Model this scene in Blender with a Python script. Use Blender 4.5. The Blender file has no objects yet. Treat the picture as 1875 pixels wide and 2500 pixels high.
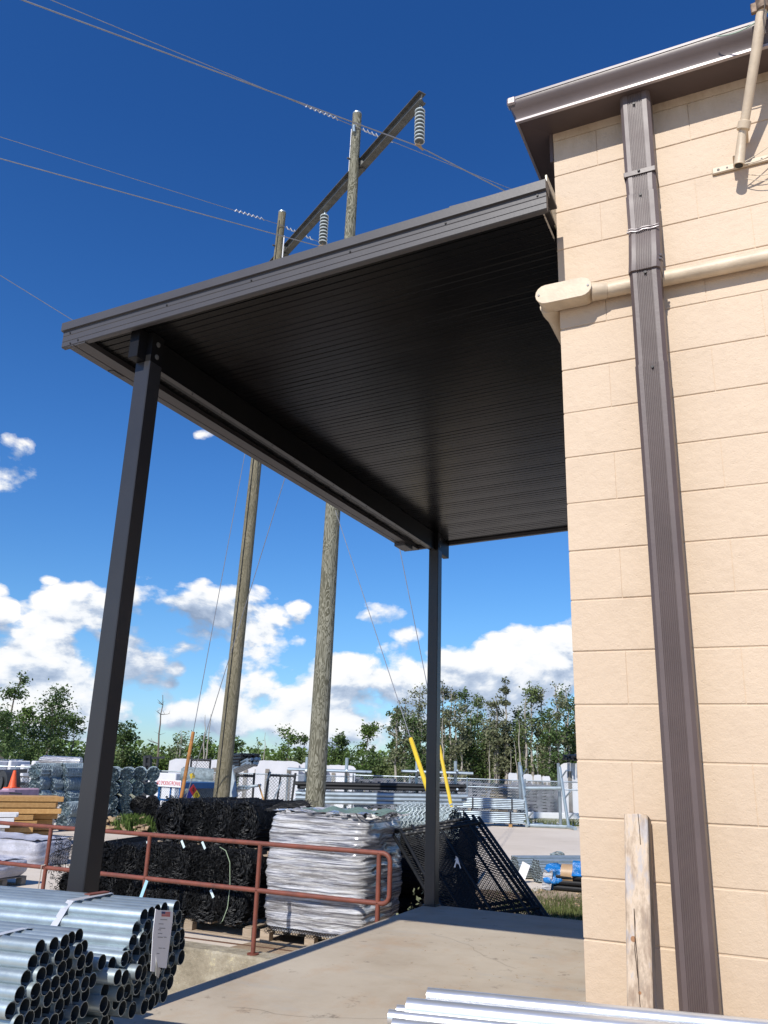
import bpy, bmesh, math, random
from mathutils import Vector, Matrix, noise
R = math.radians
random.seed(7)
sc = bpy.context.scene
COL = sc.collection

# ------------------------------------------------------------------ camera
F = 2004.87                      # focal length in pixels of the 1875 x 2500 photograph
CP = Vector((0.7166, -3.2457, 1.1575))
YAW, PIT, ROL = -0.4469, 0.3001, 0.0311
FW = Vector((math.sin(YAW)*math.cos(PIT), math.cos(YAW)*math.cos(PIT), math.sin(PIT)))
_r0 = Vector((math.cos(YAW), -math.sin(YAW), 0)); _u0 = _r0.cross(FW)
RT = math.cos(ROL)*_r0 + math.sin(ROL)*_u0
UP = -math.sin(ROL)*_r0 + math.cos(ROL)*_u0
cd = bpy.data.cameras.new('camera'); cam = bpy.data.objects.new('camera', cd); COL.objects.link(cam)
M = Matrix((RT, UP, -FW)).transposed().to_4x4(); M.translation = CP
cam.matrix_world = M
cd.sensor_width = 36; cd.lens = 36*F/2500; cd.clip_start = .05; cd.clip_end = 3000
sc.camera = cam
def ray(u, v): return FW + RT*((u-937.5)/F) - UP*((v-1250)/F)
def atz(u, v, z): d = ray(u, v); return CP + d*((z-CP.z)/d.z)
def aty(u, v, y): d = ray(u, v); return CP + d*((y-CP.y)/d.y)
def atx(u, v, x): d = ray(u, v); return CP + d*((x-CP.x)/d.x)
def atd(u, v, D): d = ray(u, v); return CP + d*(D/math.hypot(d.x, d.y))

# ------------------------------------------------------------------ light
SUN = Vector((0.004, 1.07, -1.0)).normalized()      # direction the light travels
ld = bpy.data.lights.new('sun', 'SUN'); ld.energy = 4.9; ld.angle = R(.53); ld.color = (1, .955, .88)
sun = bpy.data.objects.new('sun', ld); COL.objects.link(sun)
sun.rotation_euler = (-SUN).to_track_quat('Z', 'Y').to_euler(); sun.location = (0, -20, 20)
sc.view_settings.view_transform = 'Standard'; sc.view_settings.look = 'None'
sc.view_settings.exposure = 0.08; sc.view_settings.gamma = 1
w = bpy.data.worlds.new('World'); sc.world = w; w.use_nodes = True
wt = w.node_tree; wt.nodes.clear()
class NT:
    def __init__(s, t): s.t = t
    def n(s, ty, **k):
        nd = s.t.nodes.new(ty)
        for a, b in k.items():
            if a.startswith('i_'):
                key = a[2:]; key = int(key) if key.isdigit() else key.replace('_', ' ')
                if hasattr(b, 'is_output') or isinstance(b, bpy.types.NodeSocket): s.t.links.new(b, nd.inputs[key])
                else: nd.inputs[key].default_value = b
            else: setattr(nd, a, b)
        return nd
    def m(s, op, a, b=0.0, c=None):
        nd = s.t.nodes.new('ShaderNodeMath'); nd.operation = op
        for i, x in enumerate((a, b, c)):
            if x is None: continue
            if isinstance(x, bpy.types.NodeSocket): s.t.links.new(x, nd.inputs[i])
            else: nd.inputs[i].default_value = x
        return nd.outputs[0]
    def ramp(s, fac, stops, interp='LINEAR'):
        nd = s.t.nodes.new('ShaderNodeValToRGB'); s.t.links.new(fac, nd.inputs[0]); e = nd.color_ramp.elements
        nd.color_ramp.interpolation = interp
        while len(e) < len(stops): e.new(.5)
        for i, (p, c) in enumerate(stops):
            e[i].position = p; e[i].color = (*c, 1) if len(c) == 3 else c
        return nd.outputs[0]
    def mix(s, fac, a, b, ty='MIX'):
        nd = s.t.nodes.new('ShaderNodeMix'); nd.data_type = 'RGBA'; nd.blend_type = ty
        for i, x in ((0, fac), (6, a), (7, b)):
            if isinstance(x, bpy.types.NodeSocket): s.t.links.new(x, nd.inputs[i])
            elif i == 0: nd.inputs[0].default_value = x
            else: nd.inputs[i].default_value = (*x, 1) if len(x) == 3 else x
        return nd.outputs[2]
W = NT(wt)
sky = W.n('ShaderNodeTexSky', sky_type='NISHITA', sun_disc=False, sun_elevation=math.asin(-SUN.z), sun_rotation=R(180), altitude=0, air_density=1.0, dust_density=.25, ozone_density=2.6)
skyc = W.n('ShaderNodeHueSaturation', i_Saturation=1.28, i_Value=1.0, i_Color=sky.outputs[0]).outputs[0]
tc = W.n('ShaderNodeTexCoord'); D0 = tc.outputs['Generated']
sep = W.n('ShaderNodeSeparateXYZ', i_0=D0)
az = W.m('ARCTAN2', sep.outputs[0], sep.outputs[1]); el = W.m('ARCSINE', sep.outputs[2])
def azel(u, v):
    d = ray(u, v).normalized(); return math.atan2(d.x, d.y), math.asin(d.z)
def cloud_noise(vec, sc_, det, rough=.55, dist=0.0):
    return W.n('ShaderNodeTexNoise', i_Vector=vec, i_Scale=sc_, i_Detail=det, i_Roughness=rough, i_Distortion=dist).outputs[0]
# (u, v, half width, half height, strength) of the cumulus heaps, read as directions
BL = [(12,1140,100,90,1.05),(498,1062,44,26,.10),(118,1415,36,20,.12),(0,1490,50,40,.8),(0,1440,35,25,.4),
      (215,1500,150,75,1.0),(120,1620,200,90,1.2),(470,1500,230,85,1.25),(600,1450,95,42,.9),(330,1600,170,110,1.3),(730,1480,50,36,.6),
      (955,1500,95,40,.8),(1000,1540,70,35,.6),(860,1640,85,60,1.1),(1000,1680,120,75,1.1),(1300,1640,230,100,1.3),(1180,1700,240,120,1.3),
      (700,1710,90,50,.7),(520,1740,160,90,.8),(1450,1600,200,100,1.1),(60,1740,260,100,1.1),(840,1770,260,70,.9)]
def build_cov(shift):
    elS = W.m('ADD', el, shift) if shift else el
    cov = None
    for (u, v, ru, rv, s) in BL:
        a, e = azel(u, v); wa = ru/F/1.05; we = rv/F/1.1
        x = W.m('MULTIPLY', W.m('SUBTRACT', az, a), 1/wa); y = W.m('MULTIPLY', W.m('SUBTRACT', elS, e), 1/we)
        y = W.m('MULTIPLY', y, 1.0)
        q = W.m('SUBTRACT', s*.78, W.m('ADD', W.m('MULTIPLY', x, x), W.m('MULTIPLY', y, y)))
        cov = q if cov is None else W.m('MAXIMUM', cov, q)
    # the belt of cloud low over the horizon, all round
    belt = W.m('MULTIPLY', W.m('SUBTRACT', .075, W.m('ABSOLUTE', W.m('SUBTRACT', elS, .07))), 9.0)
    cov = W.m('MAXIMUM', cov, W.m('SUBTRACT', belt, .42))
    cov = W.m('MAXIMUM', cov, -3.0)
    sv = W.n('ShaderNodeCombineXYZ', i_0=W.m('MULTIPLY', az, 1.0), i_1=W.m('MULTIPLY', elS, 1.55), i_2=.37).outputs[0]
    n1 = cloud_noise(sv, 7, 12, .60, .2)
    wv = W.n('ShaderNodeVectorMath', operation='ADD', i_0=sv, i_1=W.n('ShaderNodeVectorMath', operation='SCALE', i_0=W.n('ShaderNodeTexNoise', i_Vector=sv, i_Scale=22, i_Detail=5).outputs[1], i_Scale=.030).outputs[0]).outputs[0]
    v1 = W.n('ShaderNodeTexVoronoi', feature='SMOOTH_F1', i_Vector=wv, i_Scale=17, i_Smoothness=.35).outputs[0]
    v2 = W.n('ShaderNodeTexVoronoi', feature='SMOOTH_F1', i_Vector=wv, i_Scale=44, i_Smoothness=.35).outputs[0]
    nn = W.m('ADD', W.m('MULTIPLY', W.m('SUBTRACT', n1, .5), 4.3), W.m('ADD', W.m('MULTIPLY', W.m('SUBTRACT', .42, v1), 1.1), W.m('MULTIPLY', W.m('SUBTRACT', .42, v2), .55)))
    return W.m('ADD', cov, nn), n1
d0, nA = build_cov(0)
d1, _ = build_cov(.016)
alpha = W.ramp(W.m('ADD', W.m('MULTIPLY', d0, .8), .45), [(.36, (0, 0, 0)), (.70, (1, 1, 1))])
lit = W.m('SUBTRACT', d0, d1)                       # lit where the heap ends above, grey below
litf = W.m('ADD', W.m('MULTIPLY', lit, .50), W.m('ADD', .50, W.m('MULTIPLY', W.m('SUBTRACT', nA, .5), 2.2)))
ccol = W.ramp(litf, [(.10, (.27, .36, .52)), (.42, (.50, .59, .74)), (.66, (.88, .91, .95)), (.95, (1.02, 1.0, .97))])
haze = W.ramp(W.m('MULTIPLY', el, 4.0), [(0.0, (.35, .35, .35)), (.45, (0, 0, 0))])
ccol2 = W.mix(haze, ccol, (.62, .74, .88))
skyS = W.n('ShaderNodeVectorMath', operation='SCALE', i_0=skyc, i_Scale=.105).outputs[0]
tcol = W.ramp(W.m('MULTIPLY', el, 1.2), [(.05, (.66, .90, 1.25)), (.20, (.78, 1.0, 1.24)), (.40, (.78, 1.0, 1.30)), (.85, (.64, .85, 1.20))])
tint = W.mix(1.0, skyS, tcol, 'MULTIPLY')
fin = W.mix(alpha, tint, ccol2)
bg = W.n('ShaderNodeBackground', i_Color=fin, i_Strength=1.0)
wo = W.n('ShaderNodeOutputWorld', i_Surface=bg.outputs[0])
# a faint high streak is left to the noise

# ------------------------------------------------------------------ materials
MATS = {}
def mat(name, col, rough=.6, metal=0.0, var=.12, vscale=6, bump=0.0, bscale=60, col2=None, stretch=(1, 1, 1), spec=.5, coat=0, stops=None, space='Object', trans=0, island=0.0, rvar=0.0, bdist=.01, det=6):
    if name in MATS: return MATS[name]
    m = bpy.data.materials.new(name); m.use_nodes = True; t = NT(m.node_tree); b = m.node_tree.nodes['Principled BSDF']
    tcn = t.n('ShaderNodeTexCoord'); oi = t.n('ShaderNodeObjectInfo')
    if space == 'World': v0 = t.n('ShaderNodeNewGeometry').outputs['Position']
    else:
        v0 = t.n('ShaderNodeVectorMath', operation='ADD', i_0=tcn.outputs['Object'], i_1=t.n('ShaderNodeVectorMath', operation='SCALE', i_0=(13, 7, 5), i_Scale=oi.outputs['Random']).outputs[0]).outputs[0]
    v = t.n('ShaderNodeMapping', i_Vector=v0, i_Scale=stretch).outputs[0]
    n = t.n('ShaderNodeTexNoise', i_Vector=v, i_Scale=vscale, i_Detail=det, i_Roughness=.6).outputs[0]
    if stops: c = t.ramp(n, stops)
    else:
        c2 = col2 or tuple(x*(1-var*2) for x in col)
        c = t.ramp(n, [(.3, c2), (.7, col)])
    if island:
        hv = t.n('ShaderNodeHueSaturation', i_Color=c, i_Value=t.m('ADD', 1-island/2, t.m('MULTIPLY', oi.outputs['Random'], island))); c = hv.outputs[0]
    m.node_tree.links.new(c, b.inputs['Base Color'])
    if rvar:
        n3 = t.n('ShaderNodeTexNoise', i_Vector=v, i_Scale=vscale*2.3, i_Detail=4).outputs[0]
        m.node_tree.links.new(t.m('ADD', rough-rvar/2, t.m('MULTIPLY', n3, rvar)), b.inputs['Roughness'])
    else: b.inputs['Roughness'].default_value = rough
    b.inputs['Metallic'].default_value = metal
    b.inputs['Specular IOR Level'].default_value = spec; b.inputs['Coat Weight'].default_value = coat
    if trans: b.inputs['Transmission Weight'].default_value = trans
    if bump:
        n2 = t.n('ShaderNodeTexNoise', i_Vector=v, i_Scale=bscale, i_Detail=5, i_Roughness=.65).outputs[0]
        bp = t.n('ShaderNodeBump', i_Strength=bump, i_Distance=bdist, i_Height=n2); m.node_tree.links.new(bp.outputs[0], b.inputs['Normal'])
    MATS[name] = m; return m

def wall_paint():
    m = bpy.data.materials.new('tan_block_paint'); m.use_nodes = True; t = NT(m.node_tree); b = m.node_tree.nodes['Principled BSDF']
    p = t.n('ShaderNodeNewGeometry').outputs['Position']
    n = t.n('ShaderNodeTexNoise', i_Vector=p, i_Scale=1.7, i_Detail=6, i_Roughness=.62).outputs[0]
    c = t.ramp(n, [(.3, (.550, .422, .302)), (.7, (.610, .472, .340))])
    n2 = t.n('ShaderNodeTexNoise', i_Vector=p, i_Scale=34, i_Detail=4, i_Roughness=.7).outputs[0]
    c = t.mix(t.ramp(n2, [(.28, (1, 1, 1)), (.36, (0, 0, 0))]), c, (.62, .47, .33))
    # grime drifting down from under the eave
    sp = t.n('ShaderNodeSeparateXYZ', i_0=p)
    st = t.n('ShaderNodeTexNoise', i_Vector=t.n('ShaderNodeMapping', i_Vector=p, i_Scale=(9, 9, 3)).outputs[0], i_Scale=1, i_Detail=7, i_Roughness=.7).outputs[0]
    g = t.m('MULTIPLY', t.ramp(t.m('SUBTRACT', sp.outputs[2], 3.55), [(.32, (0, 0, 0)), (.56, (1, 1, 1))]), t.ramp(st, [(.42, (0, 0, 0)), (.7, (1, 1, 1))]))
    c = t.mix(t.m('MULTIPLY', g, .75), c, (.30, .20, .11))
    ws = t.n('ShaderNodeTexNoise', i_Vector=p, i_Scale=7, i_Detail=8, i_Roughness=.7).outputs[0]
    c = t.mix(t.m('MULTIPLY', t.ramp(ws, [(.52, (0, 0, 0)), (.70, (1, 1, 1))]), .38), c, (.47, .355, .25))
    m.node_tree.links.new(c, b.inputs['Base Color']); b.inputs['Roughness'].default_value = .55
    b.inputs['Specular IOR Level'].default_value = .35
    f1 = t.n('ShaderNodeTexNoise', i_Vector=p, i_Scale=160, i_Detail=4, i_Roughness=.7).outputs[0]
    f2 = t.n('ShaderNodeTexNoise', i_Vector=p, i_Scale=28, i_Detail=6, i_Roughness=.65).outputs[0]
    f3 = t.n('ShaderNodeTexVoronoi', i_Vector=p, i_Scale=22, i_Randomness=1.0).outputs[0]
    h = t.m('ADD', t.m('MULTIPLY', f1, .35), t.m('ADD', f2, t.m('MULTIPLY', t.ramp(f3, [(.03, (0, 0, 0)), (.10, (1, 1, 1))]), .22)))
    bp = t.n('ShaderNodeBump', i_Strength=.7, i_Distance=.005, i_Height=h); m.node_tree.links.new(bp.outputs[0], b.inputs['Normal'])
    return m
M_WALL = wall_paint()
M_BRONZE = mat('dark_bronze_paint', (.030, .029, .031), .36, 0.0, .08, 3, .05, 90, rvar=.12)
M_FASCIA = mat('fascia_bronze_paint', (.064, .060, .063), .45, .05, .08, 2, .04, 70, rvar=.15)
M_BRONZE_SHADED = mat('bronze_paint_shaded', (.010, .0098, .0105), .4, 0, .1, 3, spec=.18)  # same bronze paint as the columns, darkened: shade put into the colour
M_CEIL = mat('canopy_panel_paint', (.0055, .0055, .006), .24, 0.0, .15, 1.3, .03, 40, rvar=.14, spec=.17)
M_BROWN = mat('brown_gutter_paint', (.108, .078, .072), .42, .0, .10, 4, .05, 40, rvar=.14)
M_SPOUTU = mat('brown_downspout_highlit', (.150, .116, .110), .50, .0, .10, 5, .06, 35, rvar=.16)  # lighter copy of the downspout brown; the upper sections' sheen is painted in
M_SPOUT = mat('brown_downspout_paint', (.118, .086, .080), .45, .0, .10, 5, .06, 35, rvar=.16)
M_LIP = mat('pale_metal_lip', (.62, .60, .60), .30, .6, .05, 6)
M_FLASH = mat('cream_flashing', (.60, .55, .42), .45, .1, .1, 8, .08, 40)
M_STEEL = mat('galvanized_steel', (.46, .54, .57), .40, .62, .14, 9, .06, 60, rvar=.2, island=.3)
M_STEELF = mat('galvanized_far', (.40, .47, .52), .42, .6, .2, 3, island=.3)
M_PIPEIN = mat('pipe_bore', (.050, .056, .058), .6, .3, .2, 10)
M_BRIGHT = mat('bright_polished_tube', (.80, .81, .82), .30, .75, .06, 9, .04, 30, rvar=.12)
M_BOLT = mat('zinc_bolt', (.22, .22, .22), .5, .5)
M_SCREW = mat('dark_screw', (.03, .028, .028), .5, .3)
M_RUST = mat('red_oxide_paint', (.215, .060, .036), .55, 0, .3, 9, .25, 45, col2=(.12, .038, .026), rvar=.2)
M_BLACKW = mat('black_vinyl_wire', (.010, .011, .013), .5, 0, .2, 20, spec=.35)
M_BLACKS = mat('black_mesh_mass', (.007, .0075, .009), .75, 0, .2, 20, .6, 60, spec=.15)
M_GREYW = mat('galvanized_mesh_wire', (.50, .60, .63), .6, .1, .25, 5, .5, 40, island=.3)
M_GREYS = mat('galvanized_mesh_mass', (.26, .32, .34), .7, .1, .3, 12, .7, 50, island=.3)
M_PALLET = mat('weathered_pallet_wood', (.42, .33, .24), .8, 0, .25, 5, .3, 40, col2=(.25, .19, .13), stretch=(1, 6, 6), island=.4)
M_PALLETG = mat('grey_pallet_wood', (.30, .27, .23), .85, 0, .3, 4, .3, 30, island=.5)
M_YELLOW = mat('yellow_plastic', (.70, .49, .03), .35, 0, .08, 4)
M_ORANGE = mat('orange_brown_guard', (.48, .20, .04), .6, 0, .3, 5)
M_WIRE = mat('line_cable', (.32, .32, .33), .5, .6)
M_PORC = mat('grey_porcelain', (.60, .66, .66), .22, 0, .1, 6)
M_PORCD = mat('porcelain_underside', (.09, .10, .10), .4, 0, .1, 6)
M_GALB = mat('dull_galvanized_beam', (.15, .15, .14), .6, .4, .25, 4, .2, 20)
M_VINYL = mat('white_vinyl_panel', (.66, .66, .68), .45, 0, .06, 1.5, .1, 6, island=.1)
M_WHITE = mat('white_plastic', (.78, .78, .78), .4, 0, .05, 4)
M_WHITEP = mat('painted_white_tag', (.80, .80, .82), .55, 0, .02, 4)
M_GREYP = mat('tag_print_grey', (.25, .25, .27), .6)
M_RED = mat('sign_red', (.62, .03, .035), .5)
M_BLUE = mat('cage_blue_paint', (.012, .10, .30), .42, 0, .15, 6)
M_DBLUE = mat('sign_blue', (.02, .03, .35), .5)
M_SIGNY = mat('sign_yellow', (.80, .62, .03), .5)
M_BLK = mat('flat_black', (.012, .012, .012), .6)
M_LUMBER = mat('yellow_pine_lumber', (.56, .33, .12), .65, 0, .18, 3, .15, 40, col2=(.42, .22, .07), stretch=(1, 8, 8), island=.35)
M_SCRAP = mat('scrap_lumber', (.50, .36, .22), .75, 0, .25, 4, .2, 30, island=.5)
M_CONE = mat('cone_orange', (.85, .12, .03), .5)
M_PINK = mat('pink_insulation_wrap', (.52, .34, .42), .6, 0, .15, 8, .3, 20)
M_BLUEF = mat('blue_plastic_film', (.02, .22, .62), .22, 0, .3, 6, .8, 14, rvar=.2, bdist=.03)
M_TAPE = mat('brown_tape', (.45, .30, .17), .4)
M_BARK = mat('grey_brown_bark', (.20, .165, .13), .9, 0, .3, 2, .4, 12)
M_BARKP = mat('pale_bark', (.42, .38, .33), .9, 0, .25, 2, .3, 12)
M_STRAP = mat('white_steel_strap', (.70, .70, .72), .35, .3, .08, 20)
M_GREENB = mat('pale_green_strap', (.30, .38, .26), .5)
M_MASTP = mat('cream_mast_paint', (.66, .53, .38), .5, 0, .12, 12, .15, 60)
M_ROOFW = mat('white_roof_metal', (.75, .76, .78), .4)
M_TRUCK = mat('dark_equipment', (.03, .032, .035), .5)

def leafmat(name, a, b, tr=.25):
    m = bpy.data.materials.new(name); m.use_nodes = True; t = NT(m.node_tree); bs = m.node_tree.nodes['Principled BSDF']
    g = t.n('ShaderNodeNewGeometry'); n = t.n('ShaderNodeTexNoise', i_Vector=g.outputs['Position'], i_Scale=.55, i_Detail=5, i_Roughness=.7).outputs[0]
    c = t.ramp(n, [(.32, a), (.68, b)])
    c = t.n('ShaderNodeHueSaturation', i_Color=c, i_Value=t.m('ADD', .65, t.m('MULTIPLY', g.outputs['Random Per Island'], .7))).outputs[0]
    m.node_tree.links.new(c, bs.inputs['Base Color']); bs.inputs['Roughness'].default_value = .6; bs.inputs['Specular IOR Level'].default_value = .2
    tr_ = t.n('ShaderNodeBsdfTranslucent', i_Color=c); mx = t.n('ShaderNodeMixShader', i_0=tr, i_1=bs.outputs[0], i_2=tr_.outputs[0])
    out = [x for x in m.node_tree.nodes if x.type == 'OUTPUT_MATERIAL'][0]; m.node_tree.links.new(mx.outputs[0], out.inputs[0])
    return m
L_DARK = leafmat('leaf_dark', (.048, .082, .024), (.110, .165, .055))
L_MID = leafmat('leaf_mid', (.060, .110, .024), (.145, .210, .055))
L_PALE = leafmat('leaf_pale', (.105, .145, .050), (.220, .265, .115))
L_GREY = leafmat('leaf_grey', (.115, .130, .068), (.250, .262, .155))
L_GRASS = leafmat('grass_blades', (.06, .085, .02), (.16, .18, .06))

# ------------------------------------------------------------------ mesh helpers
class MB:
    def __init__(s): s.v = []; s.f = []; s.mi = []; s.cur = 0
    def add(s, vs, fs):
        o = len(s.v); s.v += [Vector(x) for x in vs]; s.f += [tuple(i+o for i in f) for f in fs]; s.mi += [s.cur]*len(fs); return s
    def box(s, a, b):
        (x0, y0, z0), (x1, y1, z1) = a, b
        return s.add([(x0,y0,z0),(x1,y0,z0),(x1,y1,z0),(x0,y1,z0),(x0,y0,z1),(x1,y0,z1),(x1,y1,z1),(x0,y1,z1)],
                     [(0,3,2,1),(4,5,6,7),(0,1,5,4),(1,2,6,5),(2,3,7,6),(3,0,4,7)])
    def beam(s, p, q, w, h, up=(0, 0, 1)):           # rectangular bar from p to q
        p, q = Vector(p), Vector(q); d = (q-p).normalized(); u = Vector(up); u = (u-d*u.dot(d))
        if u.length < 1e-4: u = Vector((1, 0, 0)); u = (u-d*u.dot(d))
        u.normalize(); r = d.cross(u)
        vs = [P + r*a*w/2 + u*b*h/2 for P in (p, q) for a, b in ((-1,-1),(1,-1),(1,1),(-1,1))]
        return s.add(vs, [(0,3,2,1),(4,5,6,7),(0,1,5,4),(1,2,6,5),(2,3,7,6),(3,0,4,7)])
    def tube(s, pts, r, seg=10, cap=True, closed=False):
        pts = [Vector(p) for p in pts]; n = len(pts); rs = r if isinstance(r, (list, tuple)) else [r]*n
        o = len(s.v); pu = None
        for i, p in enumerate(pts):
            d = (pts[min(i+1, n-1)]-pts[max(i-1, 0)])
            d = d.normalized() if d.length > 1e-9 else Vector((0, 0, 1))
            if pu is None:
                pu = Vector((0, 0, 1)) if abs(d.z) < .9 else Vector((1, 0, 0))
            u = pu-d*pu.dot(d)
            if u.length < 1e-5: u = d.orthogonal()
            u.normalize(); pu = u; q = d.cross(u)
            for k in range(seg):
                a = 2*math.pi*k/seg; s.v.append(p+(u*math.cos(a)+q*math.sin(a))*rs[i])
        for i in range(n-1):
            for k in range(seg):
                a, b = o+i*seg+k, o+i*seg+(k+1) % seg
                s.f.append((a, b, b+seg, a+seg)); s.mi.append(s.cur)
        if cap:
            s.f.append(tuple(o+k for k in range(seg-1, -1, -1))); s.f.append(tuple(o+(n-1)*seg+k for k in range(seg))); s.mi += [s.cur]*2
        return s
    def prism(s, prof, f, n0, n1, closed=True, caps=True):  # prof: list of 2d, f(a,b,t)->3d
        k = len(prof); vs = [f(a, b, n0) for a, b in prof]+[f(a, b, n1) for a, b in prof]
        fs = [(i, (i+1) % k, k+(i+1) % k, k+i) for i in range(k if closed else k-1)]
        if caps and closed: fs += [tuple(range(k-1, -1, -1)), tuple(range(k, 2*k))]
        return s.add(vs, fs)
    def quad(s, a, b, c, d): return s.add([a, b, c, d], [(0, 1, 2, 3)])
    def build(s, name, m, parent=None, at=None, smooth=True, bevel=0, ang=35, seg=1, **tags):
        off = Vector((0, 0, 0))
        if parent is not None:
            p = parent
            while p: off += p.location; p = p.parent
        elif at is not None: off = Vector(at)
        me = bpy.data.meshes.new(name); me.from_pydata([v-off for v in s.v], [], s.f)
        ms = m if isinstance(m, (list, tuple)) else [m]
        for x in ms: me.materials.append(x)
        if len(ms) > 1: me.polygons.foreach_set('material_index', s.mi)
        b = bmesh.new(); b.from_mesh(me)
        if not tags.pop('raw', False): bmesh.ops.recalc_face_normals(b, faces=b.faces)
        if bevel:
            es = [e for e in b.edges if len(e.link_faces) == 2 and e.calc_face_angle(0) > .6]
            bmesh.ops.bevel(b, geom=es, offset=bevel, segments=seg, affect='EDGES', profile=.5)
        b.to_mesh(me); b.free()
        if smooth:
            me.shade_smooth(); me.set_sharp_from_angle(angle=R(ang))
        o = bpy.data.objects.new(name, me); COL.objects.link(o)
        if parent is not None: o.parent = parent
        elif at is not None: o.location = off
        for k, v in tags.items(): o[k] = v
        return o
def thing(name, label, cat, loc=(0, 0, 0), group=None, rz=0):
    o = bpy.data.objects.new(name, None); COL.objects.link(o); o.location = loc; o.rotation_euler.z = rz
    o.empty_display_size = .1; o['label'] = label; o['category'] = cat
    if group: o['group'] = group
    return o
def tag(o, label, cat, group=None):
    o['label'] = label; o['category'] = cat
    if group: o['group'] = group
    return o
def struct(o): o['kind'] = 'structure'; return o
def stuff(o): o['kind'] = 'stuff'; return o
def copy_tree(o, parent=None):
    c = o.copy(); COL.objects.link(c)
    if parent: c.parent = parent
    for ch in list(o.children): copy_tree(ch, c)
    return c
def inst(src, name, parent, loc=(0, 0, 0), rot=(0, 0, 0), scale=None):
    o = bpy.data.objects.new(name, src.data); COL.objects.link(o); o.parent = parent; o.location = loc; o.rotation_euler = rot
    if scale: o.scale = scale
    return o
def adopt(o, par):
    bpy.context.view_layer.update(); o.parent = par; o.matrix_parent_inverse = par.matrix_world.inverted()
def lerp(a, b, t): return Vector(a).lerp(Vector(b), t)
def bars_text(txt, size, m, loc, rot, parent, name='lettering', ext=.001):
    cu = bpy.data.curves.new(name, 'FONT'); cu.body = txt; cu.size = size; cu.extrude = ext; cu.align_x = 'CENTER'; cu.align_y = 'CENTER'
    cu.materials.append(m); o0 = bpy.data.objects.new(name, cu); COL.objects.link(o0); bpy.context.view_layer.update()
    me = bpy.data.meshes.new_from_object(o0.evaluated_get(bpy.context.evaluated_depsgraph_get())); bpy.data.objects.remove(o0); o = bpy.data.objects.new(name, me); COL.objects.link(o)
    off = Vector((0, 0, 0)); p = parent
    while p: off += p.location; p = p.parent
    o.parent = parent; o.location = Vector(loc)-off; o.rotation_euler = rot
    return o

ordn = 'first second third fourth fifth sixth seventh eighth ninth tenth eleventh twelfth thirteenth fourteenth fifteenth sixteenth seventeenth eighteenth nineteenth twentieth'.split()+['twenty-'+x for x in 'first second third fourth fifth'.split()]
G = -.73                         # level of the yard below the dock top
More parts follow.
